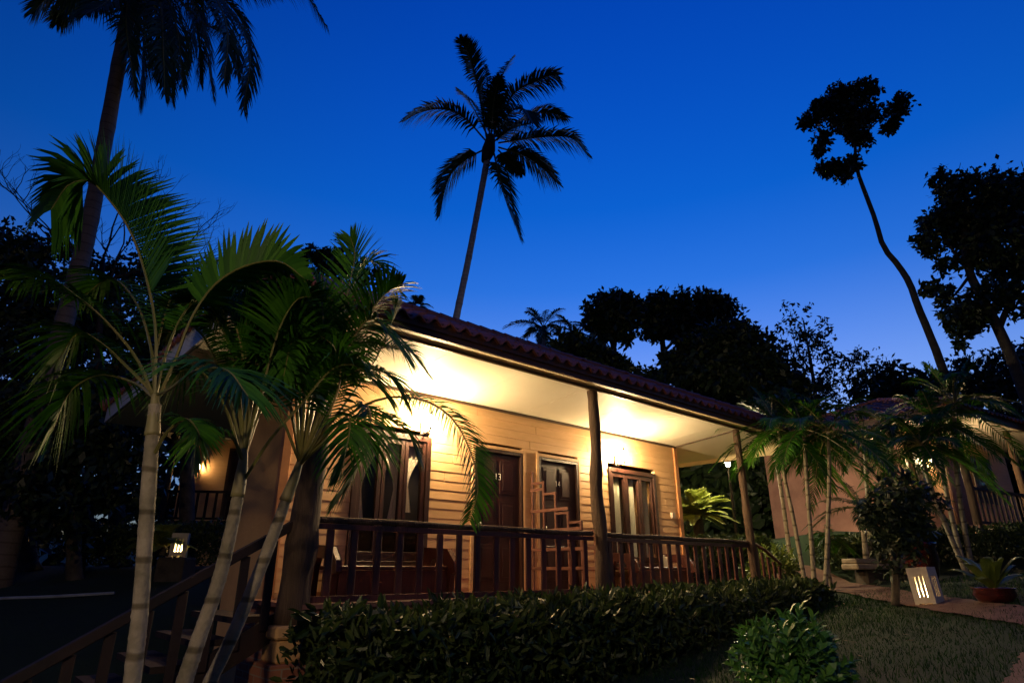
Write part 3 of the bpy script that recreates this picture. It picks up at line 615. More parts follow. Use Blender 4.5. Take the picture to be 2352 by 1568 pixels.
# coconut palms
cf = lambda L: [(914.7+x*.3333, 65.3+y*.3333)+(d,) for x, y, d in L]
CO = [([(610, 760, 0), (545, 400, 0), (480, 170, -.5), (425, 75, -1)], dict(L=1.05, droop=.25)), ([(660, 760, 0), (690, 420, .5), (745, 270, 1), (795, 200, 1.4)], dict(L=.9, droop=.3)),
 ([(670, 750, 0), (780, 470, -.5), (940, 370, -1), (1060, 325, -1.2), (1110, 365, -1.3)], {}), ([(680, 770, 0), (850, 640, .8), (1010, 575, 1.4), (1165, 615, 1.8)], {}),
 ([(690, 790, 0), (860, 765, -.3), (1050, 745, -.6), (1200, 760, -.8), (1310, 880, -.9)], {}), ([(690, 820, 0), (850, 870, .5), (980, 950, .8), (1100, 1070, 1)], {}),
 ([(660, 860, 0), (700, 1040, -.4), (760, 1240, -.6), (835, 1420, -.7)], {}), ([(600, 830, 0), (440, 920, .3), (340, 1050, .5), (285, 1290, .6)], {}),
 ([(640, 760, 0), (580, 520, .4), (540, 330, .8)], dict(L=1.0)), ([(650, 760, 0), (720, 560, .6), (760, 420, 1)], dict(L=1.0)), ([(660, 780, 0), (780, 690, -1), (900, 660, -2)], {}), ([(600, 770, 0), (450, 610, -.6), (300, 555, -1.1), (150, 580, -1.5), (40, 640, -1.7)], {}), ([(630, 760, 0), (620, 450, 1), (600, 250, 1.6)], dict(L=1.0)),
 ([(620, 750, 0), (500, 520, .8), (410, 415, 1.6)], dict(L=.9)), ([(690, 840, 0), (770, 920, 1), (850, 1000, 1.6)], dict(L=.7)), ([(680, 740, 0), (770, 580, -1), (870, 560, -2), (930, 650, -2.6)], {}), ([(640, 750, 0), (660, 500, -1), (700, 330, -1.8)], dict(L=1.0))]
hex_palm('coconut_palm', 'tall coconut palm in full view against the sky behind the cottage roof', 'coconut palm', 25, [(1008, 950), (1045, 745), (1075, 600), (1098, 480), (1125, 335)], [.20, .17, .15, .14, .16],
  [(cf(f[0]), f[1]) for f in CO], shaft=([(1114, 372), (1122, 345), (1128, 312)], [.19, .34, .20]), leafm=M['coco_leaf'], tm=M['cocotrunk'], n=90, L=1.15, w=.08, rad=.05, droop=.55, start=.12, a0=70, a1=35, wild=.15, nseg=2)
TL = [([(350, -95, 0), (430, -20, 1), (455, 90, 1.5), (460, 190, 1.8)], {}), ([(345, -90, 0), (370, 20, -1), (375, 130, -1.4), (378, 215, -1.5)], {}), ([(350, -90, 0), (490, -20, .6), (560, 60, 1), (585, 190, 1.2)], {}), ([(350, -90, 0), (470, -30, -1), (520, 60, -1.6), (515, 190, -1.8)], {}), ([(325, -90, 0), (300, -10, .5), (300, 90, .8), (305, 190, 1)], {}), ([(330, -95, 0), (260, -60, .5), (190, -20, .8), (160, 30, .9)], {}), ([(340, -95, 0), (420, -60, 1.5), (450, 40, 2.2), (430, 150, 2.5)], {}),
 ([(333, -90, 0), (330, 100, .1), (322, 240, .2)], {}), ([(345, -90, 0), (385, 60, .4), (396, 235, .8)], {}), ([(350, -90, 0), (450, 20, 0), (490, 220, 0)], {}), ([(355, -95, 0), (500, -10, -.5), (570, 110, -.8), (560, 252, -1)], {}),
 ([(320, -90, 0), (220, -30, 0), (120, -10, 0), (75, 30, 0)], {}), ([(325, -95, 0), (230, -50, 1), (150, 20, 1.6), (130, 55, 2)], {}), ([(330, -85, 0), (290, 30, -.6), (310, 210, -1)], {}), ([(345, -85, 0), (400, 40, -.8), (420, 200, -1.2)], {}),
 ([(360, -100, 0), (540, -60, 0), (680, -30, 0), (750, 60, 0)], {}), ([(360, -100, 0), (520, -40, 1), (640, -10, 1.5)], {}), ([(350, -90, 0), (470, 0, 1), (540, 150, 1.6)], {}), ([(330, -95, 0), (250, 0, -1), (200, 30, -1.5)], {}), ([(340, -90, 0), (360, 60, 1.2), (365, 180, 2)], {}), ([(345, -80, 0), (450, 40, -.3), (530, 90, -.5), (545, 170, -.6)], {})]
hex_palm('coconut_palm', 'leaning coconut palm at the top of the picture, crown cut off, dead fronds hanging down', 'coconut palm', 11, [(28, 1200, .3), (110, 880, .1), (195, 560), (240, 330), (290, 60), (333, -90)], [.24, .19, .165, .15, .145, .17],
  TL, leafm=M['coco_leaf'], tm=M['dimtrunk'], n=96, L=.60, w=.036, rad=.035, droop=.75, start=.1, a0=60, a1=25, wild=.2, nseg=2)
def radial_palm(name, label, cat, c, top, Y, nf, L, leafl, seed, trunk_r=.06, leafm=None, tm=None, w=.03, group=None, el=(-20, 75), n=30, trunkpts=None, droopf=.55, nseg=2):
    """palm from a base pixel to a crown pixel with arching fronds all round"""
    rd = random.Random(seed); p1 = px(*top, Y); p0 = px(*c, Y); g = ground_z(p0.x, p0.y)
    if p0.z > g: p0 = Vector((p0.x, p0.y, g))
    t = thing(name, label, cat, p0, group)
    mid = [px(x, y, Y) for x, y in (trunkpts or [])]
    palm_trunk(t, [p0]+(mid or [p0.lerp(p1, .5)+Vector((rd.uniform(-.06, .06), 0, 0))])+[p1], [trunk_r*1.15, trunk_r, trunk_r*.85], tm or M['areca'], 5)
    for i in range(nf):
        az = 2*math.pi*(i+rd.uniform(-.3, .3))/nf*2.618; e = R(el[0]+(el[1]-el[0])*((i*.618) % 1)); l = L*rd.uniform(.8, 1.1)
        d = Vector((math.cos(az)*math.cos(e), math.sin(az)*math.cos(e), math.sin(e))); P = [p1]
        for k in range(1, 6):
            q = k/5; P.append(p1+d*l*q+Vector((0, 0, -1))*l*droopf*q*q*math.cos(e)**.5)
        frond('frond', t, P, n, leafl, w, leafm or M['palm_leaf'], rad=.012*L, droop=.5, start=.18, wild=.12, nseg=nseg)
    return t
radial_palm('coconut_palm', 'small far coconut palm standing clear beyond the roof ridge', 'coconut palm', (1252, 1000), (1248, 752), 34, 18, 2.5, .55, 3, .12, M['coco_leaf'], M['cocotrunk'], .06, 'far coconut palms')
radial_palm('coconut_palm', 'smaller far coconut palm half merged with the round dark tree', 'coconut palm', (1318, 1000), (1318, 768), 36, 14, 2.2, .5, 5, .12, M['coco_leaf'], M['cocotrunk'], .06, 'far coconut palms')
radial_palm('coconut_palm', 'far palm top just peeping over the roof edge beside the tall coconut trunk', 'coconut palm', (962, 900), (960, 705), 34, 11, 1.1, .45, 8, .12, M['coco_leaf'], M['cocotrunk'], .06, 'far coconut palms')

# leafy trees: each a trunk with limbs and a crown of loose leaf clumps
def leaf_cloud(blobs, n, size, wide=.5, clump=.28, flat=0):
    """blobs: (centre, radius); leaves gathered in sub-clumps through the volume"""
    rs = np.array([b[1] for b in blobs]); pr = rs**2/np.sum(rs**2); cs = np.array([list(b[0]) for b in blobs])
    nc = max(12, n//26); bi = rng.choice(len(blobs), nc, p=pr)
    d = rng.normal(size=(nc, 3)); d /= np.linalg.norm(d, axis=1)[:, None]; rad = rng.uniform(.15, 1, nc)**.45
    cc = cs[bi]+d*(rs[bi]*rad)[:, None]; ci = rng.integers(0, nc, n)
    p = cc[ci]+rng.normal(size=(n, 3))*(rs[bi][ci]*clump)[:, None]*.62
    k = n//6                            # a loose fringe of small sprays outside the clumps
    d2 = rng.normal(size=(k//5+1, 3)); d2 /= np.linalg.norm(d2, axis=1)[:, None]; b2 = rng.choice(len(blobs), k//5+1, p=pr)
    c2 = cs[b2]+d2*(rs[b2]*rng.uniform(.9, 1.22, k//5+1))[:, None]; i2 = rng.integers(0, k//5+1, k)
    p[:k] = c2[i2]+rng.normal(size=(k, 3))*(rs[b2][i2]*.09)[:, None]; size = np.where(np.arange(n) < k, size*.68, size)
    dr = rng.normal(size=(n, 3)); dr[:, 2] -= .35; dr /= np.linalg.norm(dr, axis=1)[:, None]
    up = rng.normal(size=(n, 3)); sd = np.cross(dr, up); sd /= np.linalg.norm(sd, axis=1)[:, None]
    l = (size*rng.uniform(.6, 1.3, n))[:, None]; ww = l*wide*.5
    V = np.empty((n, 4, 3)); V[:, 0] = p; V[:, 1] = p+dr*l*.5-sd*ww; V[:, 2] = p+dr*l; V[:, 3] = p+dr*l*.5+sd*ww
    return V.reshape(-1, 3)
def tree(name, label, Y, blobs, trunk, rads, n, size, m=None, limbs=(), group=None, wide=.5, clump=.28, cat='tree', depth=.5):
    pts = ipts(trunk, Y); g = ground_z(pts[0].x, pts[0].y); q = pts[0]
    if q.z > g+.05: pts.insert(0, Vector((q.x+(q.x-pts[1].x)*.3, q.y, g-.05)))
    t = thing(name, label, cat, pts[0], group)
    mb = MB(); n_ = 24; mb.tube(catmull(pts, n_), np.interp(np.linspace(0, 1, n_), np.linspace(0, 1, len(rads)), rads), 9, bump=.05)
    for lb in limbs:
        P = ipts(lb[:-1], Y); r0 = lb[-1]; mb.tube(catmull(P, 8), [r0*(1-.75*i/7) for i in range(8)], 6)
    mb.build('trunk', M['bark'], t, smooth=True)
    k = Y/FPX*1.06; bl = [(px(x, y, Y+(random.uniform(-depth, depth)*r*k)), r*k) for x, y, r in blobs]
    V = leaf_cloud(bl, n, size, wide, clump); quads_mesh('crown', V, n, m or M['leaf'], t)
    return t
s6 = lambda L: [(1764+x*.5, 130.7+y*.5, r*.5) for x, y, r in L]
s6p = lambda L: [(1764+x*.5, 130.7+y*.5) for x, y in L]
tree('slender_tree', 'tall slender tree with a bare bent trunk and a small ragged crown', 20, s6([(330, 170, 58), (440, 160, 60), (250, 240, 62), (185, 300, 42), (350, 270, 85), (460, 265, 62), (610, 220, 58), (560, 305, 42), (240, 365, 42), (430, 390, 46), (400, 350, 50), (330, 525, 58), (270, 510, 48), (390, 490, 42), (235, 430, 30)]),
  s6p([(845, 1568), (790, 1400), (740, 1270), (690, 1150), (650, 1040), (600, 960), (530, 870), (490, 740), (440, 610), (405, 500), (400, 380)]), [.17, .14, .12, .105, .09, .075, .05], 7800, .215, limbs=[s6p([(405, 500), (330, 520), (270, 480)])+[.05], s6p([(402, 400), (500, 300), (600, 230)])+[.05], s6p([(400, 400), (300, 300), (200, 280)])+[.05]], cat='tree', wide=.62, clump=.30)
tree('broad_tree', 'big dark leafy tree cut by the picture edge, sky glinting through its leaves', 16, s6([(830, 570, 75), (920, 640, 120), (760, 780, 75), (1060, 640, 130), (1140, 700, 150), (790, 1080, 65), (880, 1180, 85), (1070, 860, 130), (1150, 1000, 120), (880, 1290, 50), (1120, 1120, 80), (740, 870, 50), (960, 1220, 60), (700, 840, 35), (850, 690, 80), (960, 900, 80), (1000, 1100, 75), (830, 970, 60), (900, 800, 95), (800, 720, 70), (980, 760, 90)]),
  s6p([(1215, 1640), (1180, 1540), (1060, 1250), (930, 1000), (900, 800), (920, 640)]), [.26, .17, .15, .12, .09, .05], 13500, .21, limbs=[s6p([(1060, 1250), (1150, 1000), (1160, 720)])+[.09], s6p([(930, 1000), (850, 1100), (800, 1100)])+[.05], s6p([(930, 1000), (820, 850), (760, 780)])+[.05]], wide=.55, clump=.3)
s8 = lambda L: [(1110.7+x*.3333, 620.7+y*.3333, r*.3333) for x, y, r in L]
s8p = lambda L: [(1110.7+x*.3333, 620.7+y*.3333) for x, y in L]
tree('round_tree', 'round-crowned tree behind the roof, standing before the gap of sky', 27, s8([(880, 270, 120), (780, 270, 85), (960, 250, 105), (850, 380, 110), (960, 420, 80), (740, 330, 60), (1020, 330, 70)]), s8p([(880, 900), (900, 620), (890, 480), (880, 300)]), [.2, .16, .14, .06], 4600, .34, group='trees behind the cottage')
tree('flat_topped_tree', 'dark flat-topped tree behind the roof, on the far side of the sky gap', 29, s8([(1200, 260, 115), (1180, 400, 90), (1330, 260, 110), (1470, 240, 110), (1600, 250, 110), (1690, 290, 80), (1400, 360, 110), (1560, 370, 110), (1280, 400, 90), (1130, 320, 60)]), s8p([(1245, 900), (1245, 620), (1235, 500), (1230, 330)]), [.2, .17, .15, .07], 8000, .36, group='trees behind the cottage', limbs=[s8p([(1240, 560), (1320, 480), (1450, 350)])+[.1]])
tree('domed_tree', 'wide dome-shaped black tree mass rising over the far half of the roof', 25, s8([(1500, 560, 150), (1650, 520, 150), (1800, 500, 140), (1880, 600, 140), (1700, 700, 180), (1500, 760, 160), (1950, 760, 170), (2080, 850, 150), (1350, 640, 100), (1850, 880, 180), (1250, 680, 80), (2200, 950, 110), (1650, 880, 150)]), s8p([(1700, 1150), (1700, 900), (1700, 700)]), [.35, .3, .2], 16000, .36, group='trees behind the cottage')
tree('low_tree', 'low dark bushy tree peeping along the roof line below the far palms', 24, s8([(620, 520, 90), (520, 480, 60), (750, 560, 100), (850, 620, 90), (950, 700, 80), (1100, 760, 90), (1200, 800, 80), (680, 600, 90)]), s8p([(800, 1000), (800, 700), (780, 560)]), [.2, .16, .1], 5200, .3, group='trees behind the cottage')
tree('lacy_tree', 'thin lacy tree with sky showing all through its small leaves', 28, [(1840, 740, 52), (1880, 770, 40), (1830, 820, 60), (1890, 850, 55), (1940, 820, 45), (1990, 830, 35), (1870, 905, 60), (1940, 890, 45), (1810, 780, 40), (2020, 850, 25)], [(1880, 1000), (1872, 900), (1860, 820), (1845, 735)], [.14, .11, .08, .03], 2900, .24, M['leaf'], [[(1872, 900), (1900, 840), (1985, 825), .06], [(1866, 860), (1830, 800), (1820, 760), .05], [(1872, 900), (1920, 880), (1960, 870), .05]], wide=.45, clump=.22)
tree('hill_tree', 'low round dark tree beyond the neighbouring roof', 26, [(2040, 880, 52), (2000, 900, 40), (2090, 890, 40), (2040, 920, 60), (2150, 880, 35), (2140, 910, 50)], [(2050, 1100), (2050, 900)], [.2, .1], 3200, .32, group='trees on the slope')
tree('hill_tree', 'dark tree filling the skyline below the big tree at the picture edge', 24, [(2230, 870, 55), (2300, 860, 55), (2352, 850, 60), (2200, 910, 50), (2290, 920, 70), (2380, 900, 80)], [(2300, 1100), (2290, 880)], [.2, .1], 4200, .3, group='trees on the slope')
# left-hand wood
LT = dict(group='trees in the dark wood')
tree('shade_tree', 'black bushy tree at the picture edge left of the leaning coconut trunk', 13, [(20, 560, 55), (80, 580, 60), (130, 570, 35), (40, 660, 90), (120, 680, 80), (20, 780, 110), (110, 790, 90)], [(60, 1250), (60, 900), (60, 650)], [.2, .16, .08], 6500, .2, **LT)
tree('shade_tree', 'black bushy tree behind the leaning coconut trunk and the big arching frond', 14, [(300, 610, 50), (230, 640, 60), (340, 680, 70), (260, 720, 90), (180, 740, 80), (350, 780, 90), (230, 840, 110), (330, 900, 110)], [(270, 1250), (270, 900), (270, 650)], [.2, .16, .08], 7500, .2, **LT)
tree('shade_tree', 'dark tree between the near palm crowns, beside the cottage gable', 15, [(420, 740, 60), (480, 760, 60), (430, 830, 80), (480, 870, 60), (380, 860, 70)], [(430, 1200), (430, 950), (430, 760)], [.2, .16, .08], 4600, .2, **LT)
tree('shade_tree', 'dark treetop above the cottage roof corner, behind the near palms', 19, [(745, 585, 34), (720, 600, 30), (790, 600, 40), (760, 640, 60), (850, 640, 40), (700, 660, 40)], [(760, 900), (758, 740), (750, 620)], [.16, .12, .06], 2600, .24, **LT)
tree('shade_tree', 'low black tree filling the dark at the foot of the wood', 12, [(60, 920, 120), (170, 960, 110), (270, 1000, 80), (40, 1080, 120), (160, 1110, 110), (285, 1120, 70)], [(170, 1290), (170, 1100), (170, 950)], [.15, .12, .06], 9000, .2, **LT)
# bare tree
def bare_tree(label, base, top, Y):
    t = thing('bare_tree', label, 'tree', Vector((px(*base, Y).x, Y, ground_z(px(*base, Y).x, Y)))); mb = MB(); rd = random.Random(4)
    def br(p, d, l, r, k):
        P = [p]; 
        for i in range(4):
            d = (d+Vector((rd.uniform(-.28, .28), rd.uniform(-.25, .25), rd.uniform(-.12, .22)))).normalized(); P.append(P[-1]+d*l/4)
        mb.tube(P, [r*(1-.12*i) for i in range(5)], 5 if k < 2 else 4, cap=False)
        if k < 4:
            for i in range(3 if k < 3 else 2):
                a = rd.uniform(-1.1, 1.1); dd = (d+Vector((a, rd.uniform(-.5, .5), rd.uniform(-.15, .55)))).normalized(); br(P[rd.randint(2, 4)], dd, l*rd.uniform(.5, .78), r*.58, k+1)
    p0 = t.location.copy(); p1 = px(*top, Y); mb.tube([p0, p0.lerp(p1, .5)+Vector((.1, 0, 0)), p1], [.1, .08, .06], 8)
    for d in ((-.75, 0, .6), (-.25, .2, 1), (.35, -.2, .9), (.9, .1, .55), (.6, .3, .5), (-.5, -.3, .25)): br(p1.lerp(p0, rd.uniform(0, .16)), Vector(d).normalized(), 1.55, .032, 0)
    mb.build('branches', M['twig'], t)
bare_tree('leafless tree of thin twigs behind the leaning coconut trunk', (230, 1100), (235, 600), 13)

# undergrowth mass far behind, closing the horizon
def band(name, pts, h, th, n, size, m, top=None):
    P = catmull(pts, 40); L = sum((P[i+1]-P[i]).length for i in range(39)); t = rng.uniform(0, 39, n); i = np.minimum(t.astype(int), 38); f = (t-i)[:, None]
    A_ = np.array([list(p) for p in P]); p = A_[i]*(1-f)+A_[i+1]*f
    g = np.array([ground_z(a[0], a[1]) for a in p]); hh = h*(1+.12*np.sin(t*1.9)+.08*np.sin(t*4.3))
    if top: hh = np.maximum(.12, np.interp(t, [0, 39], top)+.05*np.sin(t*1.1)+.03*np.sin(t*3.3)-g)
    z = hh*rng.uniform(0, 1, n)**(.5 if top else .8); T = A_[i+1]-A_[i]; T[:, 2] = 0; T /= np.linalg.norm(T, axis=1)[:, None]; s = np.stack([-T[:, 1], T[:, 0], 0*T[:, 0]], 1)
    w_ = rng.uniform(-1, 1, n)**1; w_ = np.sign(w_)*np.abs(w_)**.6*th*np.clip(1.25-(z/hh)**4*.55, .3, 1)
    p = p+s*w_[:, None]+rng.normal(size=(n, 3))*size*.35; p[:, 2] = g+z
    dr = rng.normal(size=(n, 3)); dr[:, 2] += .4; dr /= np.linalg.norm(dr, axis=1)[:, None]; sd = np.cross(dr, rng.normal(size=(n, 3))); sd /= np.linalg.norm(sd, axis=1)[:, None]
    l = (size*rng.uniform(.55, 1.3, n))[:, None]; nm = np.cross(dr, sd)*l*.07; V = np.empty((n, 8, 3)); w2 = .19 if top else .3
    V[:, 0] = V[:, 4] = p; V[:, 3] = V[:, 5] = p+dr*l-nm; V[:, 1] = p+dr*l*.3-sd*l*w2+nm; V[:, 2] = p+dr*l*.68-sd*l*w2*.85+nm; V[:, 7] = p+dr*l*.3+sd*l*w2+nm; V[:, 6] = p+dr*l*.68+sd*l*w2*.85+nm
    o = quads_mesh(name, V.reshape(-1, 3), 2*n, m); return o
tag(band('undergrowth', [Vector(v) for v in ((-40, 16, 0), (-24, 24, 0), (-8, 32, 0), (12, 36, 0), (32, 34, 0), (52, 24, 0))], 7.0, 2.5, 26000, .55, M['leaf']), 'black undergrowth closing the horizon behind the cottages', 'undergrowth', kind='stuff')
tag(band('undergrowth', [Vector(v) for v in ((-26, 9, 0), (-19, 13, 0), (-15, 15, 0), (-12.2, 16.2, 0))], 3.6, 1.6, 12000, .4, M['leaf']), 'black bushes at the foot of the dark wood', 'undergrowth', kind='stuff')
tag(band('undergrowth', [Vector(v) for v in ((1, 21, 0), (5, 21.5, 0), (9, 23, 0), (16, 26, 0), (26, 24, 0))], 4.0, 1.4, 24000, .45, M['leaf']), 'dark bushes between the cottage and the trees behind', 'undergrowth', kind='stuff')
tag(band('hedge', [H(-8.45, 1.0, 0), H(-6.5, .98, 0), H(-5, .95, 0), H(-2, .86, 0), H(.0, .8, 0)], .80, .50, 21000, .12, M['hedge'], top=(.64, .78)), 'long dark clipped leafy hedge in front of the verandah railing', 'hedge')
def hedge_line(label, pts, top, th, n, size, m='hedge', name='hedge'):
    return tag(band(name, pts, .8, th, n, size, M[m], top=top), label, 'hedge')
def at(x, y, Y): p = px(x, y, Y); return p
hedge_line('low clipped hedge behind the garden lantern at the foot of the left cottage', [at(x, 1230, 13.2) for x in (170, 300, 420, 520)], (at(190, 1212, 13.2).z, at(500, 1200, 13.2).z), .4, 5200, .10)
hedge_line('trimmed hedge lit yellow-green, seen over the far end of the verandah railing', [at(x, 1240, 14.3) for x in (1540, 1620, 1710, 1760)], (at(1560, 1228, 14).z, at(1740, 1236, 14).z), .35, 5200, .09)
hedge_line('dark hedge at the foot of the right-hand cottage, behind the stone bench', [at(x, 1250, 13.4) for x in (1880, 1990, 2090, 2200, 2352, 2450)], (at(1900, 1240, 13.4).z, at(2352, 1200, 13.4).z), .5, 7500, .12)

def round_shrub(name, label, c, rad, n, size, m, cat='shrub', wide=.42, flat=1.0, stems=7):
    """leaves in upright whorls at the ends of short stems"""
    t = thing(name, label, cat, c); mb = MB(); V = []; rd = random.Random(int(c.x*100))
    for i in range(stems):
        a = rd.uniform(0, 6.28); q = c+Vector((math.cos(a)*rad*.6, math.sin(a)*rad*.6, rad*1.1)); mb.tube([c, c.lerp(q, .5)+Vector((0, 0, .05)), q], [.012, .009, .005], 5)
    mb.build('stem', M['bark'], t)
    for i in range(n//11):
        u = Vector((rd.gauss(0, 1), rd.gauss(0, 1), rd.gauss(.25, .9))).normalized(); r = rad*rd.uniform(.45, 1.04)**.6
        if rd.random() < .18: r *= 1.12
        p = c+Vector((0, 0, rad*.55*flat))+Vector((u.x*r, u.y*r, u.z*r*flat)); ax = (u+Vector((0, 0, .9))+Vector((rd.uniform(-.3, .3), rd.uniform(-.3, .3), 0))).normalized(); o1 = ax.orthogonal().normalized(); o2 = ax.cross(o1)
        for k in range(11):
            th = k*2.4; el = .25+.075*k; d = ((o1*math.cos(th)+o2*math.sin(th))*math.cos(el)+ax*math.sin(el)).normalized(); l = size*rd.uniform(.7, 1.15)
            s = d.cross(ax).normalized(); nrm = s.cross(d); b = p+ax*.012*k*size/.07
            w = l*wide*.5; f = nrm*w*.35
            V += [b, b+d*l*.30-s*w*.8+f, b+d*l*.72-s*w*.85+f, b+d*l*.62, b, b+d*l*.62, b+d*l*.72+s*w*.85+f, b+d*l*.30+s*w*.8+f, b+d*l*.72-s*w*.85+f, b+d*l-nrm*l*.06, b+d*l*.72+s*w*.85+f, b+d*l*.62]
    V = np.array([list(v) for v in V]); quads_mesh('foliage', V, len(V)//4, m, t); return t
sp = px(1808, 1500, 4.7); round_shrub('leafy_shrub', 'rounded bright green shrub with oval leaves in front of the hedge', Vector((sp.x, sp.y, ground_z(sp.x, sp.y))), .275, 1900, .092, M['shrub'], flat=1.2, wide=.52)
sp = px(1772, 1290, 12.6); round_shrub('leafy_shrub', 'small lit leafy shrub at the far end of the verandah railing', Vector((sp.x, sp.y, sp.z-.45)), .36, 1300, .12, M['lush'])
# strap-leaved plants
def strap_plant(name, label, c, L, n, w, m, seed, el=(35, 80), cat='plant', droop=.5, group=None):
    t = thing(name, label, cat, c, group); rd = random.Random(seed)
    for i in range(n):
        a = i*2.4+rd.uniform(-.2, .2); e = R(rd.uniform(*el)); l = L*rd.uniform(.7, 1.1); d = Vector((math.cos(a)*math.cos(e), math.sin(a)*math.cos(e), math.sin(e)))
        s = Vector((-math.sin(a), math.cos(a), 0)); vs = []; mb = MB(); up = s.cross(d)
        for k in range(9):
            q = k/8; p = c+d*l*q+Vector((0, 0, -1))*l*droop*q*q*q; ww = w*(.35+1.3*q*(1-q)*2.0)*(1 if k < 8 else .08)
            vs += [p-s*ww/2+up*ww*.18, p, p+s*ww/2+up*ww*.18]
        mb.add(vs, [(3*k+j, 3*k+j+1, 3*k+j+4, 3*k+j+3) for k in range(8) for j in (0, 1)]); mb.build('leaf', m, t, smooth=True)
    return t
def pot(name, label, c, r, h, m=None):
    mb = MB(); mb.lathe(c, [(r*.6, 0), (r*.78, h*.12), (r, h*.55), (r*.92, h*.85), (r*1.02, h*.95), (r*1.02, h), (r*.85, h), (r*.82, h*.9)], 22)
    return tag(mb.build(name, m or M['pot'], smooth=True), label, 'pot')
g = on_ground(2290, 1385); pot('plant_pot', 'low red pot under the strap-leaved fern by the path', g, .22, .17); strap_plant('nest_fern', 'strap-leaved fern fanning out of a low red pot by the path', g+Vector((0, 0, .16)), .66, 15, .13, M['lush'], 3, (30, 75), 'fern', .35)
g = on_ground(2118, 1345); g2 = px(2122, 1312, g.y+.5); pot('glazed_jar', 'big dark red glazed jar standing behind the slotted lantern', Vector((g2.x, g2.y, ground_z(g2.x, g2.y))), .27, .62)
g = px(372, 1455, 4.6); g.z = ground_z(g.x, g.y); strap_plant('leafy_plant', 'small plant with curling pale leaves by the verandah stair, behind the straight near trunk', g, .72, 12, .13, M['shrub'], 9, (45, 85), 'plant', .75)
def cycad(label, c, L, n, m, seed, trunk=.35, group=None, w=.02):
    t = thing('cycad', label, 'cycad', c, group); rd = random.Random(seed); mb = MB(); mb.tube([c, c+Vector((0, 0, trunk*.5)), c+Vector((0, 0, trunk))], [.14, .13, .11], 10, bump=.12); mb.build('trunk', M['bark'], t)
    top = c+Vector((0, 0, trunk))
    for i in range(n):
        a = i*2.4; e = R(rd.uniform(2, 82)); d = Vector((math.cos(a)*math.cos(e), math.sin(a)*math.cos(e), math.sin(e))); l = L*rd.uniform(.85, 1.1)
        frond('frond', t, [top+d*l*q+Vector((0, 0, -.35*l*q*q)) for q in (0, .25, .5, .75, 1)], 40, .19, w, m, rad=.01, droop=.1, start=.12, a0=75, a1=45, v=18, wild=.05, nseg=2, tip=.5)
    return t
g = px(1607, 1232, 15.4); cycad('bushy cycad brightly lit yellow-green beyond the far end of the verandah', Vector((g.x, g.y, g.z-.15)), .98, 64, M['cycad'], 2, .62, w=.034)
g = px(368, 1262, 11.9); cycad('small cycad glowing yellow-green beside the slotted lantern under the left cottage', Vector((g.x, g.y, g.z-.1)),   .62, 24, M['cycad'], 6, .15, w=.03)
# right-hand areca clumps
G1 = 'areca palms between the cottages'; G2 = 'areca palms before the right-hand cottage'
radial_palm('areca_palm', 'young areca palm nearest the verandah end, pale trunk leaning left', 'palm', (1850, 1338), (1788, 985), 11.3, 16, 1.3, .34, 11, .033, w=.022, n=32, el=(-28, 78), trunkpts=[(1824, 1200), (1800, 1085)], group=G1)
radial_palm('areca_palm', 'young areca palm in the middle of the three by the verandah end, trunk nearly straight', 'palm', (1872, 1378), (1846, 985), 10.8, 16, 1.3, .34, 12, .033, w=.022, n=32, el=(-28, 78), trunkpts=[(1864, 1250), (1852, 1090)], group=G1)
radial_palm('areca_palm', 'young areca palm with an upright trunk, farthest from the verandah of the three', 'palm', (1893, 1395), (1902, 990), 10.6, 15, 1.25, .34, 13, .033, w=.022, n=32, el=(-28, 78), trunkpts=[(1900, 1250), (1905, 1085)], group=G1)
radial_palm('areca_palm', 'areca palm with the most slanting trunk before the right-hand cottage', 'palm', (2218, 1305), (2115, 1020), 12.3, 18, 1.35, .34, 21, .042, w=.024, n=32, trunkpts=[(2168, 1195), (2132, 1100)], group=G2)
radial_palm('areca_palm', 'areca palm lit yellow at its trunk top by the lamp of the right-hand cottage', 'palm', (2212, 1290), (2150, 975), 12.6, 18, 1.45, .34, 22, .042, w=.024, n=32, trunkpts=[(2188, 1195), (2165, 1080)], group=G2)
radial_palm('areca_palm', 'tallest areca palm before the right-hand cottage, olive fronds above the others', 'palm', (2228, 1290), (2192, 925), 12.9, 22, 1.7, .36, 23, .045, w=.026, n=36, trunkpts=[(2208, 1170), (2194, 1040)], group=G2)
radial_palm('dwarf_palm', 'dwarf feather-leaved palm at the foot of the young areca trunks', 'palm', (1905, 1310), (1905, 1235), 11.8, 12, .5, .16, 31, .03, w=.014, n=22, el=(-10, 60))
radial_palm('dwarf_palm', 'dark dwarf palm spreading in front of the pink side wall', 'palm', (1985, 1290), (1978, 1165), 12.4, 16, 1.05, .22, 33, .05, w=.02, n=28, el=(-10, 70), leafm=M['coco_leaf'])
radial_palm('dwarf_palm', 'dark dwarf palm at the corner of the right-hand cottage, behind the narrow bush', 'palm', (2075, 1290), (2072, 1140), 13.2, 16, 1.1, .22, 34, .05, w=.02, n=28, el=(-10, 70), leafm=M['coco_leaf'])
radial_palm('areca_palm', 'bushy areca palm whose fronds hang across the upper pink wall', 'palm', (1995, 1290), (1985, 1005), 13.0, 18, 1.25, .30, 35, .04, w=.018, n=30, el=(-25, 75), group=G1)
radial_palm('areca_palm', 'dark bushy areca palm rising behind the verandah end, hiding the wall corner', 'palm', (1815, 1290), (1772, 985), 13.2, 17, 1.3, .3, 37, .04, w=.02, n=30, el=(-20, 75), group=G1, leafm=M['coco_leaf'])
radial_palm('areca_palm', 'dark areca palm hanging over the wall between the two lit clumps', 'palm', (2055, 1290), (2045, 985), 13.4, 19, 1.3, .3, 38, .04, w=.02, n=30, el=(-30, 70), group=G1, leafm=M['coco_leaf'])
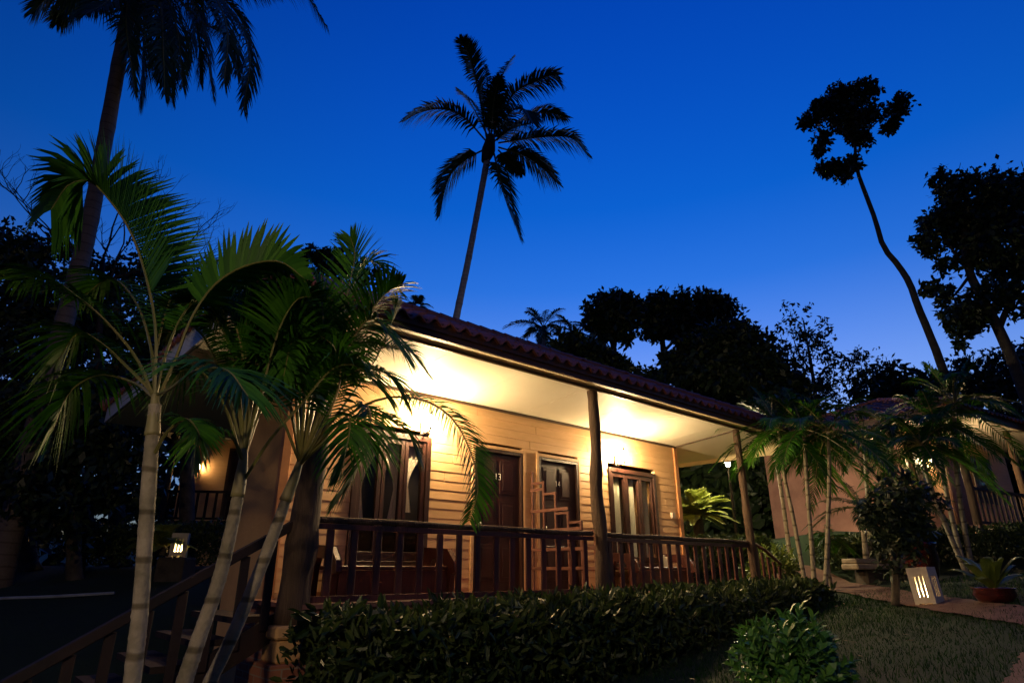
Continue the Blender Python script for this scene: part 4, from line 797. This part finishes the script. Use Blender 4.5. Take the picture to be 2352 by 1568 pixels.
t = tree('croton_bush', 'dark narrow bush on a short thick stem standing beside the slotted lantern', 8.9, [(2055, 1140, 40), (2050, 1200, 48), (2065, 1260, 40), (2045, 1320, 26), (2090, 1210, 35), (2010, 1180, 30), (2060, 1100, 25), (2120, 1160, 35)], [(2057, 1390), (2056, 1330), (2052, 1240), (2054, 1140)], [.055, .05, .04, .02], 2600, .13, M['leaf'], cat='bush', wide=.36)
# stone bench
g = on_ground(2010, 1338); g = px(2020, 1320, g.y); zg = ground_z(g.x, g.y)
tb = thing('stone_bench', 'rough stone slab seat on a stone block behind the narrow dark bush', 'bench', Vector((g.x, g.y, zg)))
a = px(1950, 1300, g.y); bq = px(2112, 1300, g.y+.25); zt = px(2010, 1282, g.y).z
rot = Matrix.Rotation(math.atan2(bq.y-a.y, bq.x-a.x), 3, 'Z'); ctr = (a+bq)/2; ln = (bq-a).length
mb = MB(); mb.box((ctr.x, ctr.y, zt-.045), (ln, .40, .09), rot=rot); mb.build('slab', M['rock'], tb, bevel=.02)
mb = MB(); mb.box((ctr.x-.12, ctr.y-.05, zt-.145), (ln*.86, .46, .10), rot=rot); mb.build('step', M['rock'], tb, bevel=.02)
mb = MB(); mb.box((ctr.x, ctr.y+.05, (zt-.2+zg-.1)/2), (ln*.7, .34, zt-.2-zg+.1), rot=rot); mb.build('base', M['bark'], tb, bevel=.03)
# slotted garden lanterns
def slot_lantern(label, c, w, h, rz, tilt, st=1.0):
    t = thing('garden_lantern', label, 'lantern', c, 'slotted garden lanterns'); Rm = Matrix.Rotation(rz, 3, 'Z') @ Matrix.Rotation(tilt, 3, 'Y'); th = .022
    mb = MB(); q = lambda x, y, z: c+Rm @ Vector((x, y, z))
    def bx(cx, cy, cz, dx, dy, dz): mb.box(q(cx, cy, cz), (dx, dy, dz), rot=Rm)
    for k in range(4):
        s = -1 if k % 2 else 1; ax = k < 2; L_ = w if ax else w-2*th
        def wb(p, z0, z1, l):
            if ax: bx(p, s*(w/2-th/2), (z0+z1)/2, l, th, z1-z0)
            else: bx(s*(w/2-th/2), p, (z0+z1)/2, th, l, z1-z0)
        wb(0, h*.76, h, L_); wb(0, h*.05, h*.22, L_)
        sw = w*.085; xs = [-w*.19, 0, w*.19]; edges = [-L_/2]
        for x in xs: edges += [x-sw/2, x+sw/2]
        edges.append(L_/2)
        for i in range(0, 8, 2): wb((edges[i]+edges[i+1])/2, h*.22, h*.76, edges[i+1]-edges[i])
        for e in (-1, 1): wb(e*(L_/2-.02), 0, h*.05, .04)
        wb(0, 0, h*.05, .02)
    bx(0, 0, h*.985, w-2*th-.004, w-2*th-.004, .014)
    mb.build('shell', M['lantern'], t)
    mb = MB(); bx(0, 0, h*.50, w-2*th-.012, w-2*th-.012, h*.62); mb.build('paper_lining', M['lining'], t)
    mb = MB(); mb.lathe(q(0, 0, 0), [(.03, .0), (.03, .07), (.02, .075)], 10); mb.build('candle', M['paper'], t)
    mb = MB(); mb.lathe(q(0, 0, 0), [(.006, .078), (.018, .10), (.012, .135), (.002, .165)], 10); mb.build('flame', M['candle'], t, smooth=True)
    return t
g = on_ground(2138, 1391); slot_lantern('slotted plaster lantern glowing on the lawn beside the path', g+Vector((0, 0, .005)), .25, .45, R(-55), R(-4))
g = px(408, 1279, 12.0); zg = ground_z(g.x, g.y)
mb = MB(); mb.box((g.x, g.y, (g.z+zg)/2-.1), (.5, .5, g.z-zg+.2-.01)); tag(mb.build('stone_block', M['bark'], bevel=.03), 'dark stone block carrying the slotted lantern below the left cottage', 'block')
slot_lantern('slotted plaster lantern glowing on a block below the left cottage', g, .27, .42, R(20), R(0))
g = on_ground(2560, 1545); slot_lantern('slotted plaster lantern beside the bend of the path, nearest the lens', g, .33, .47, R(10), 0)

# ---------------------------------------------------------------- neighbouring cottages
def frame(P, az):
    u = Vector((math.sin(az), math.cos(az), 0)); n = Vector((math.cos(az), -math.sin(az), 0))
    return lambda a, b_, z: Vector((P.x, P.y, 0))+u*a+n*b_+Vector((0, 0, z))
def small_cottage(label, P, az, L, D, zf, zt, wallm, win_side=None, porch=1.3, lamp=None, hip=True, front_open=()):
    """zf floor height, zt wall top (world); front wall runs along u from P, the side wall at u=0 faces -u"""
    F = frame(P, az); t = thing('neighbour_cottage', label, 'cottage', F(L/2, -D/2, zf), 'neighbouring cottages')
    zb = min(ground_z(P.x, P.y), zf)-.8
    mb = MB(); mb.hbox(0, L, -.12, 0, zb, zt, F=F); mb.build('front_wall', M['siding'], t)
    mb = MB(); mb.hbox(.0, .12, -D, -.121, zb, zt, F=F); mb.build('side_wall', wallm, t)
    mb = MB(); mb.hbox(L-.12, L, -D, -.121, zb, zt, F=F); mb.build('side_wall', wallm, t)
    mb = MB(); mb.hbox(.121, L-.121, -D, -D+.12, zb, zt, F=F); mb.build('back_wall', wallm, t)
    mb = MB(); mb.hbox(-.5, L+.6, -D-.5, porch+.2, zt+.02, zt+.06, F=F); mb.build('ceiling', M['ceil'], t)
    e = .75; zr = zt+.12; pk = zr+1.15; a0, a1, n0, n1 = -e, L+e, porch+.35, -D-.6; mid = (n0+n1)/2; hp = 1.9 if hip else .0
    rf = hip_roof(F, a0, a1, n0, n1, zr, (pk-zr)/((n0-n1)/2), 11, .24).build('roof', M['tile'], t)
    mb = MB(); mb.hbox(a0, a1, n0-.09, n0-.05, zr-.16, zr+.02, F=F); mb.hbox(a0, a0+.04, n1, n0-.1, zr-.16, zr+.02, F=F); mb.build('fascia', M['fascia'], rf)
    mb = MB(); mb.hbox(-.1, L+.3, .001, porch, zf-.12, zf, F=F); mb.build('deck', M['deck'], t)
    for k in range(3):
        u_ = -.0+k*(L)/2; mb = MB(); mb.tube([F(u_, porch-.08, zb), F(u_+.03, porch-.06, (zb+zt)/2), F(u_, porch-.08, zt+.02)], [.10, .085, .075], 9, bump=.06); mb.build('porch_post', M['log'], t, smooth=True)
    mb = MB(); mb.hbox(0, L, porch-.10, porch-.02, zf+.80, zf+.87, F=F); mb.hbox(0, L, porch-.09, porch-.04, zf+.04, zf+.1, F=F); rl = mb.build('railing', M['stairwood'], t)
    for i in range(int(L/.26)): baluster(.15+i*.26, porch-.06, zf+.10, zf+.80, par=rl, F=F)
    def win(ux, w_, z0, z1, nm='window'):
        mb = MB(); mb.hbox(ux, ux+w_, .001, .05, z0, z1, F=F); mb_ = mb.build(nm, M['frame'], t)
        mb = MB(); k = 2
        for i in range(k):
            c0 = ux+.07+i*(w_-.07)/k; mb.hbox(c0, c0+(w_-.07)/k-.07, .051, .056, z0+.08, z1-.08, F=F)
        mb.build('pane', M['glass'] if nm == 'window' else M['door'], mb_)
    for (ux, w_, z0, z1, nm) in front_open: win(ux, w_, zf+z0, zf+z1, nm)
    if win_side:
        for (na, nb, z0, z1) in win_side:
            mb = MB(); mb.hbox(-.05, -.001, na, nb, zf+z0, zf+z1, F=F); o_ = mb.build('window', M['frame'], t)
            mb = MB(); mb.hbox(-.056, -.051, na+.08, nb-.08, zf+z0+.08, (2*zf+z0+z1)/2-.03, F=F); mb.hbox(-.056, -.051, na+.08, nb-.08, (2*zf+z0+z1)/2+.03, zf+z1-.08, F=F); mb.build('pane', M['glass'], o_)
    if lamp:
        lu, lz, lab = lamp[:3]; tl = thing('wall_lantern', lab, 'lamp', F(lu, .02, zf+lz)); p = F(lu, .16, zf+lz)
        mb = MB(); mb.tube([F(lu, .0, zf+lz-.1), F(lu, .1, zf+lz-.14), F(lu, .16, zf+lz-.09)], .012, 6); mb.lathe(p, [(.05, -.09), (.055, -.075)], 10); mb.lathe(p, [(.09, .085), (.03, .14), (.01, .17)], 10); mb.build('bracket', M['black'], tl)
        mb = MB(); mb.lathe(p, [(.015, -.07), (.045, 0), (.02, .08)], 12); mb.build('lamp_glass', M['glow'] if len(lamp) < 4 else M[lamp[3]], tl, smooth=True)
    return t
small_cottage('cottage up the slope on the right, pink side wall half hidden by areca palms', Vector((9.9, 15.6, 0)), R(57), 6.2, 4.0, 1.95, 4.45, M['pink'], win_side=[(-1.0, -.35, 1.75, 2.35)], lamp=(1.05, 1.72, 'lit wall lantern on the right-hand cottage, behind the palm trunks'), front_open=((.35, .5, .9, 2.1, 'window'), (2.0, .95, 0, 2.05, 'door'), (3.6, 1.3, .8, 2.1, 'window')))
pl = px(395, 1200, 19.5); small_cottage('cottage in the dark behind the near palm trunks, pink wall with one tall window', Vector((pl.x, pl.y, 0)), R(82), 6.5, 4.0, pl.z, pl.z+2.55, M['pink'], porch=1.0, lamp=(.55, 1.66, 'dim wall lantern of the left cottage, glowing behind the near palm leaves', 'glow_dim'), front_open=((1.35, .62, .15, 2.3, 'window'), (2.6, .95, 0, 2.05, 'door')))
# lamps that stand in the garden
def post_lamp(label, c, ztop, r, m, arm=0):
    t = thing('garden_lamp', label, 'lamp', c); p = Vector((c.x, c.y, ztop))
    mb = MB(); mb.lathe(c, [(.09, 0), (.08, .05), (.035, .09), (.03, ztop-c.z-r-.03), (.05, ztop-c.z-r-.01)], 12); mb.build('post', M['black'], t)
    mb = MB(); mb.lathe(p, [(.02, r+.03), (.05, r+.02), (r*1.5, r*.75), (r*1.5, r*.7), (.03, r*.99)], 14); mb.build('cap', M['black'], t)
    mb = MB(); mb.lathe(p, [(r*.3, -r*.95), (r*.8, -r*.6), (r, 0), (r*.8, r*.55), (r*.35, r*.66)], 14); mb.build('bulb', m, t, smooth=True)
    return t
g = px(1672, 1066, 14.75); post_lamp('bright bare garden lamp shining between the verandah end and the cycad', Vector((g.x, g.y, ground_z(g.x, g.y))), g.z, .055, M['glow2'])
post_lamp('unseen lamp post added behind the lens as front light for the near palms', Vector((-1.9, -2.4, ground_z(-1.9, -2.4))), 3.1, .13, emit('front_light_globe', (1, .74, .46), 800))  # unseen, added to light the near palms, trunks and shrub from the front
# grass on the near lawn
n = 60000; gx_ = rng.uniform(.5, 11, n); gy_ = rng.uniform(2.6, 11, n); gz_ = np.array([ground_z(x, y) for x, y in zip(gx_, gy_)])
l = rng.uniform(.02, .055, n)*(1+.4*np.sin(gx_*2.1)*np.sin(gy_*1.7)); a = rng.uniform(0, 6.28, n); s = np.stack([np.cos(a), np.sin(a), 0*a], 1)*.004; tp = rng.normal(size=(n, 3))*.35; tp[:, 2] = 1; tp *= l[:, None]
p = np.stack([gx_, gy_, gz_], 1); V = np.empty((n, 4, 3)); V[:, 0] = p-s; V[:, 1] = p+s; V[:, 2] = p+tp+s*.2; V[:, 3] = p+tp-s*.2
tag(quads_mesh('grass', V.reshape(-1, 3), n, mat('grass_blade', (.003, .030, .001), .7, (.008, .050, .002), 2, 3, island=.8, spec=.2)), 'short dark grass on the lawn', 'grass', kind='stuff')

# fallen leaves
n = 170; lx = rng.uniform(-.5, 9, n); ly = rng.uniform(3.2, 10.5, n); lz = np.array([ground_z(x, y) for x, y in zip(lx, ly)])+.045; a = rng.uniform(0, 6.28, n); l = rng.uniform(.04, .10, n)
d = np.stack([np.cos(a), np.sin(a), rng.uniform(-.15, .25, n)], 1)*l[:, None]; s = np.stack([-np.sin(a), np.cos(a), rng.uniform(-.3, .3, n)], 1)*l[:, None]*.22; p = np.stack([lx, ly, lz], 1)
V = np.empty((n, 4, 3)); V[:, 0] = p; V[:, 1] = p+d*.5-s; V[:, 2] = p+d; V[:, 3] = p+d*.5+s
tag(quads_mesh('fallen_leaves', V.reshape(-1, 3), n, mat('dry_leaf', (.09, .05, .02), .7, (.16, .10, .04), 3, 3, island=.8)), 'dry leaves fallen on the lawn and path', 'leaves', kind='stuff')
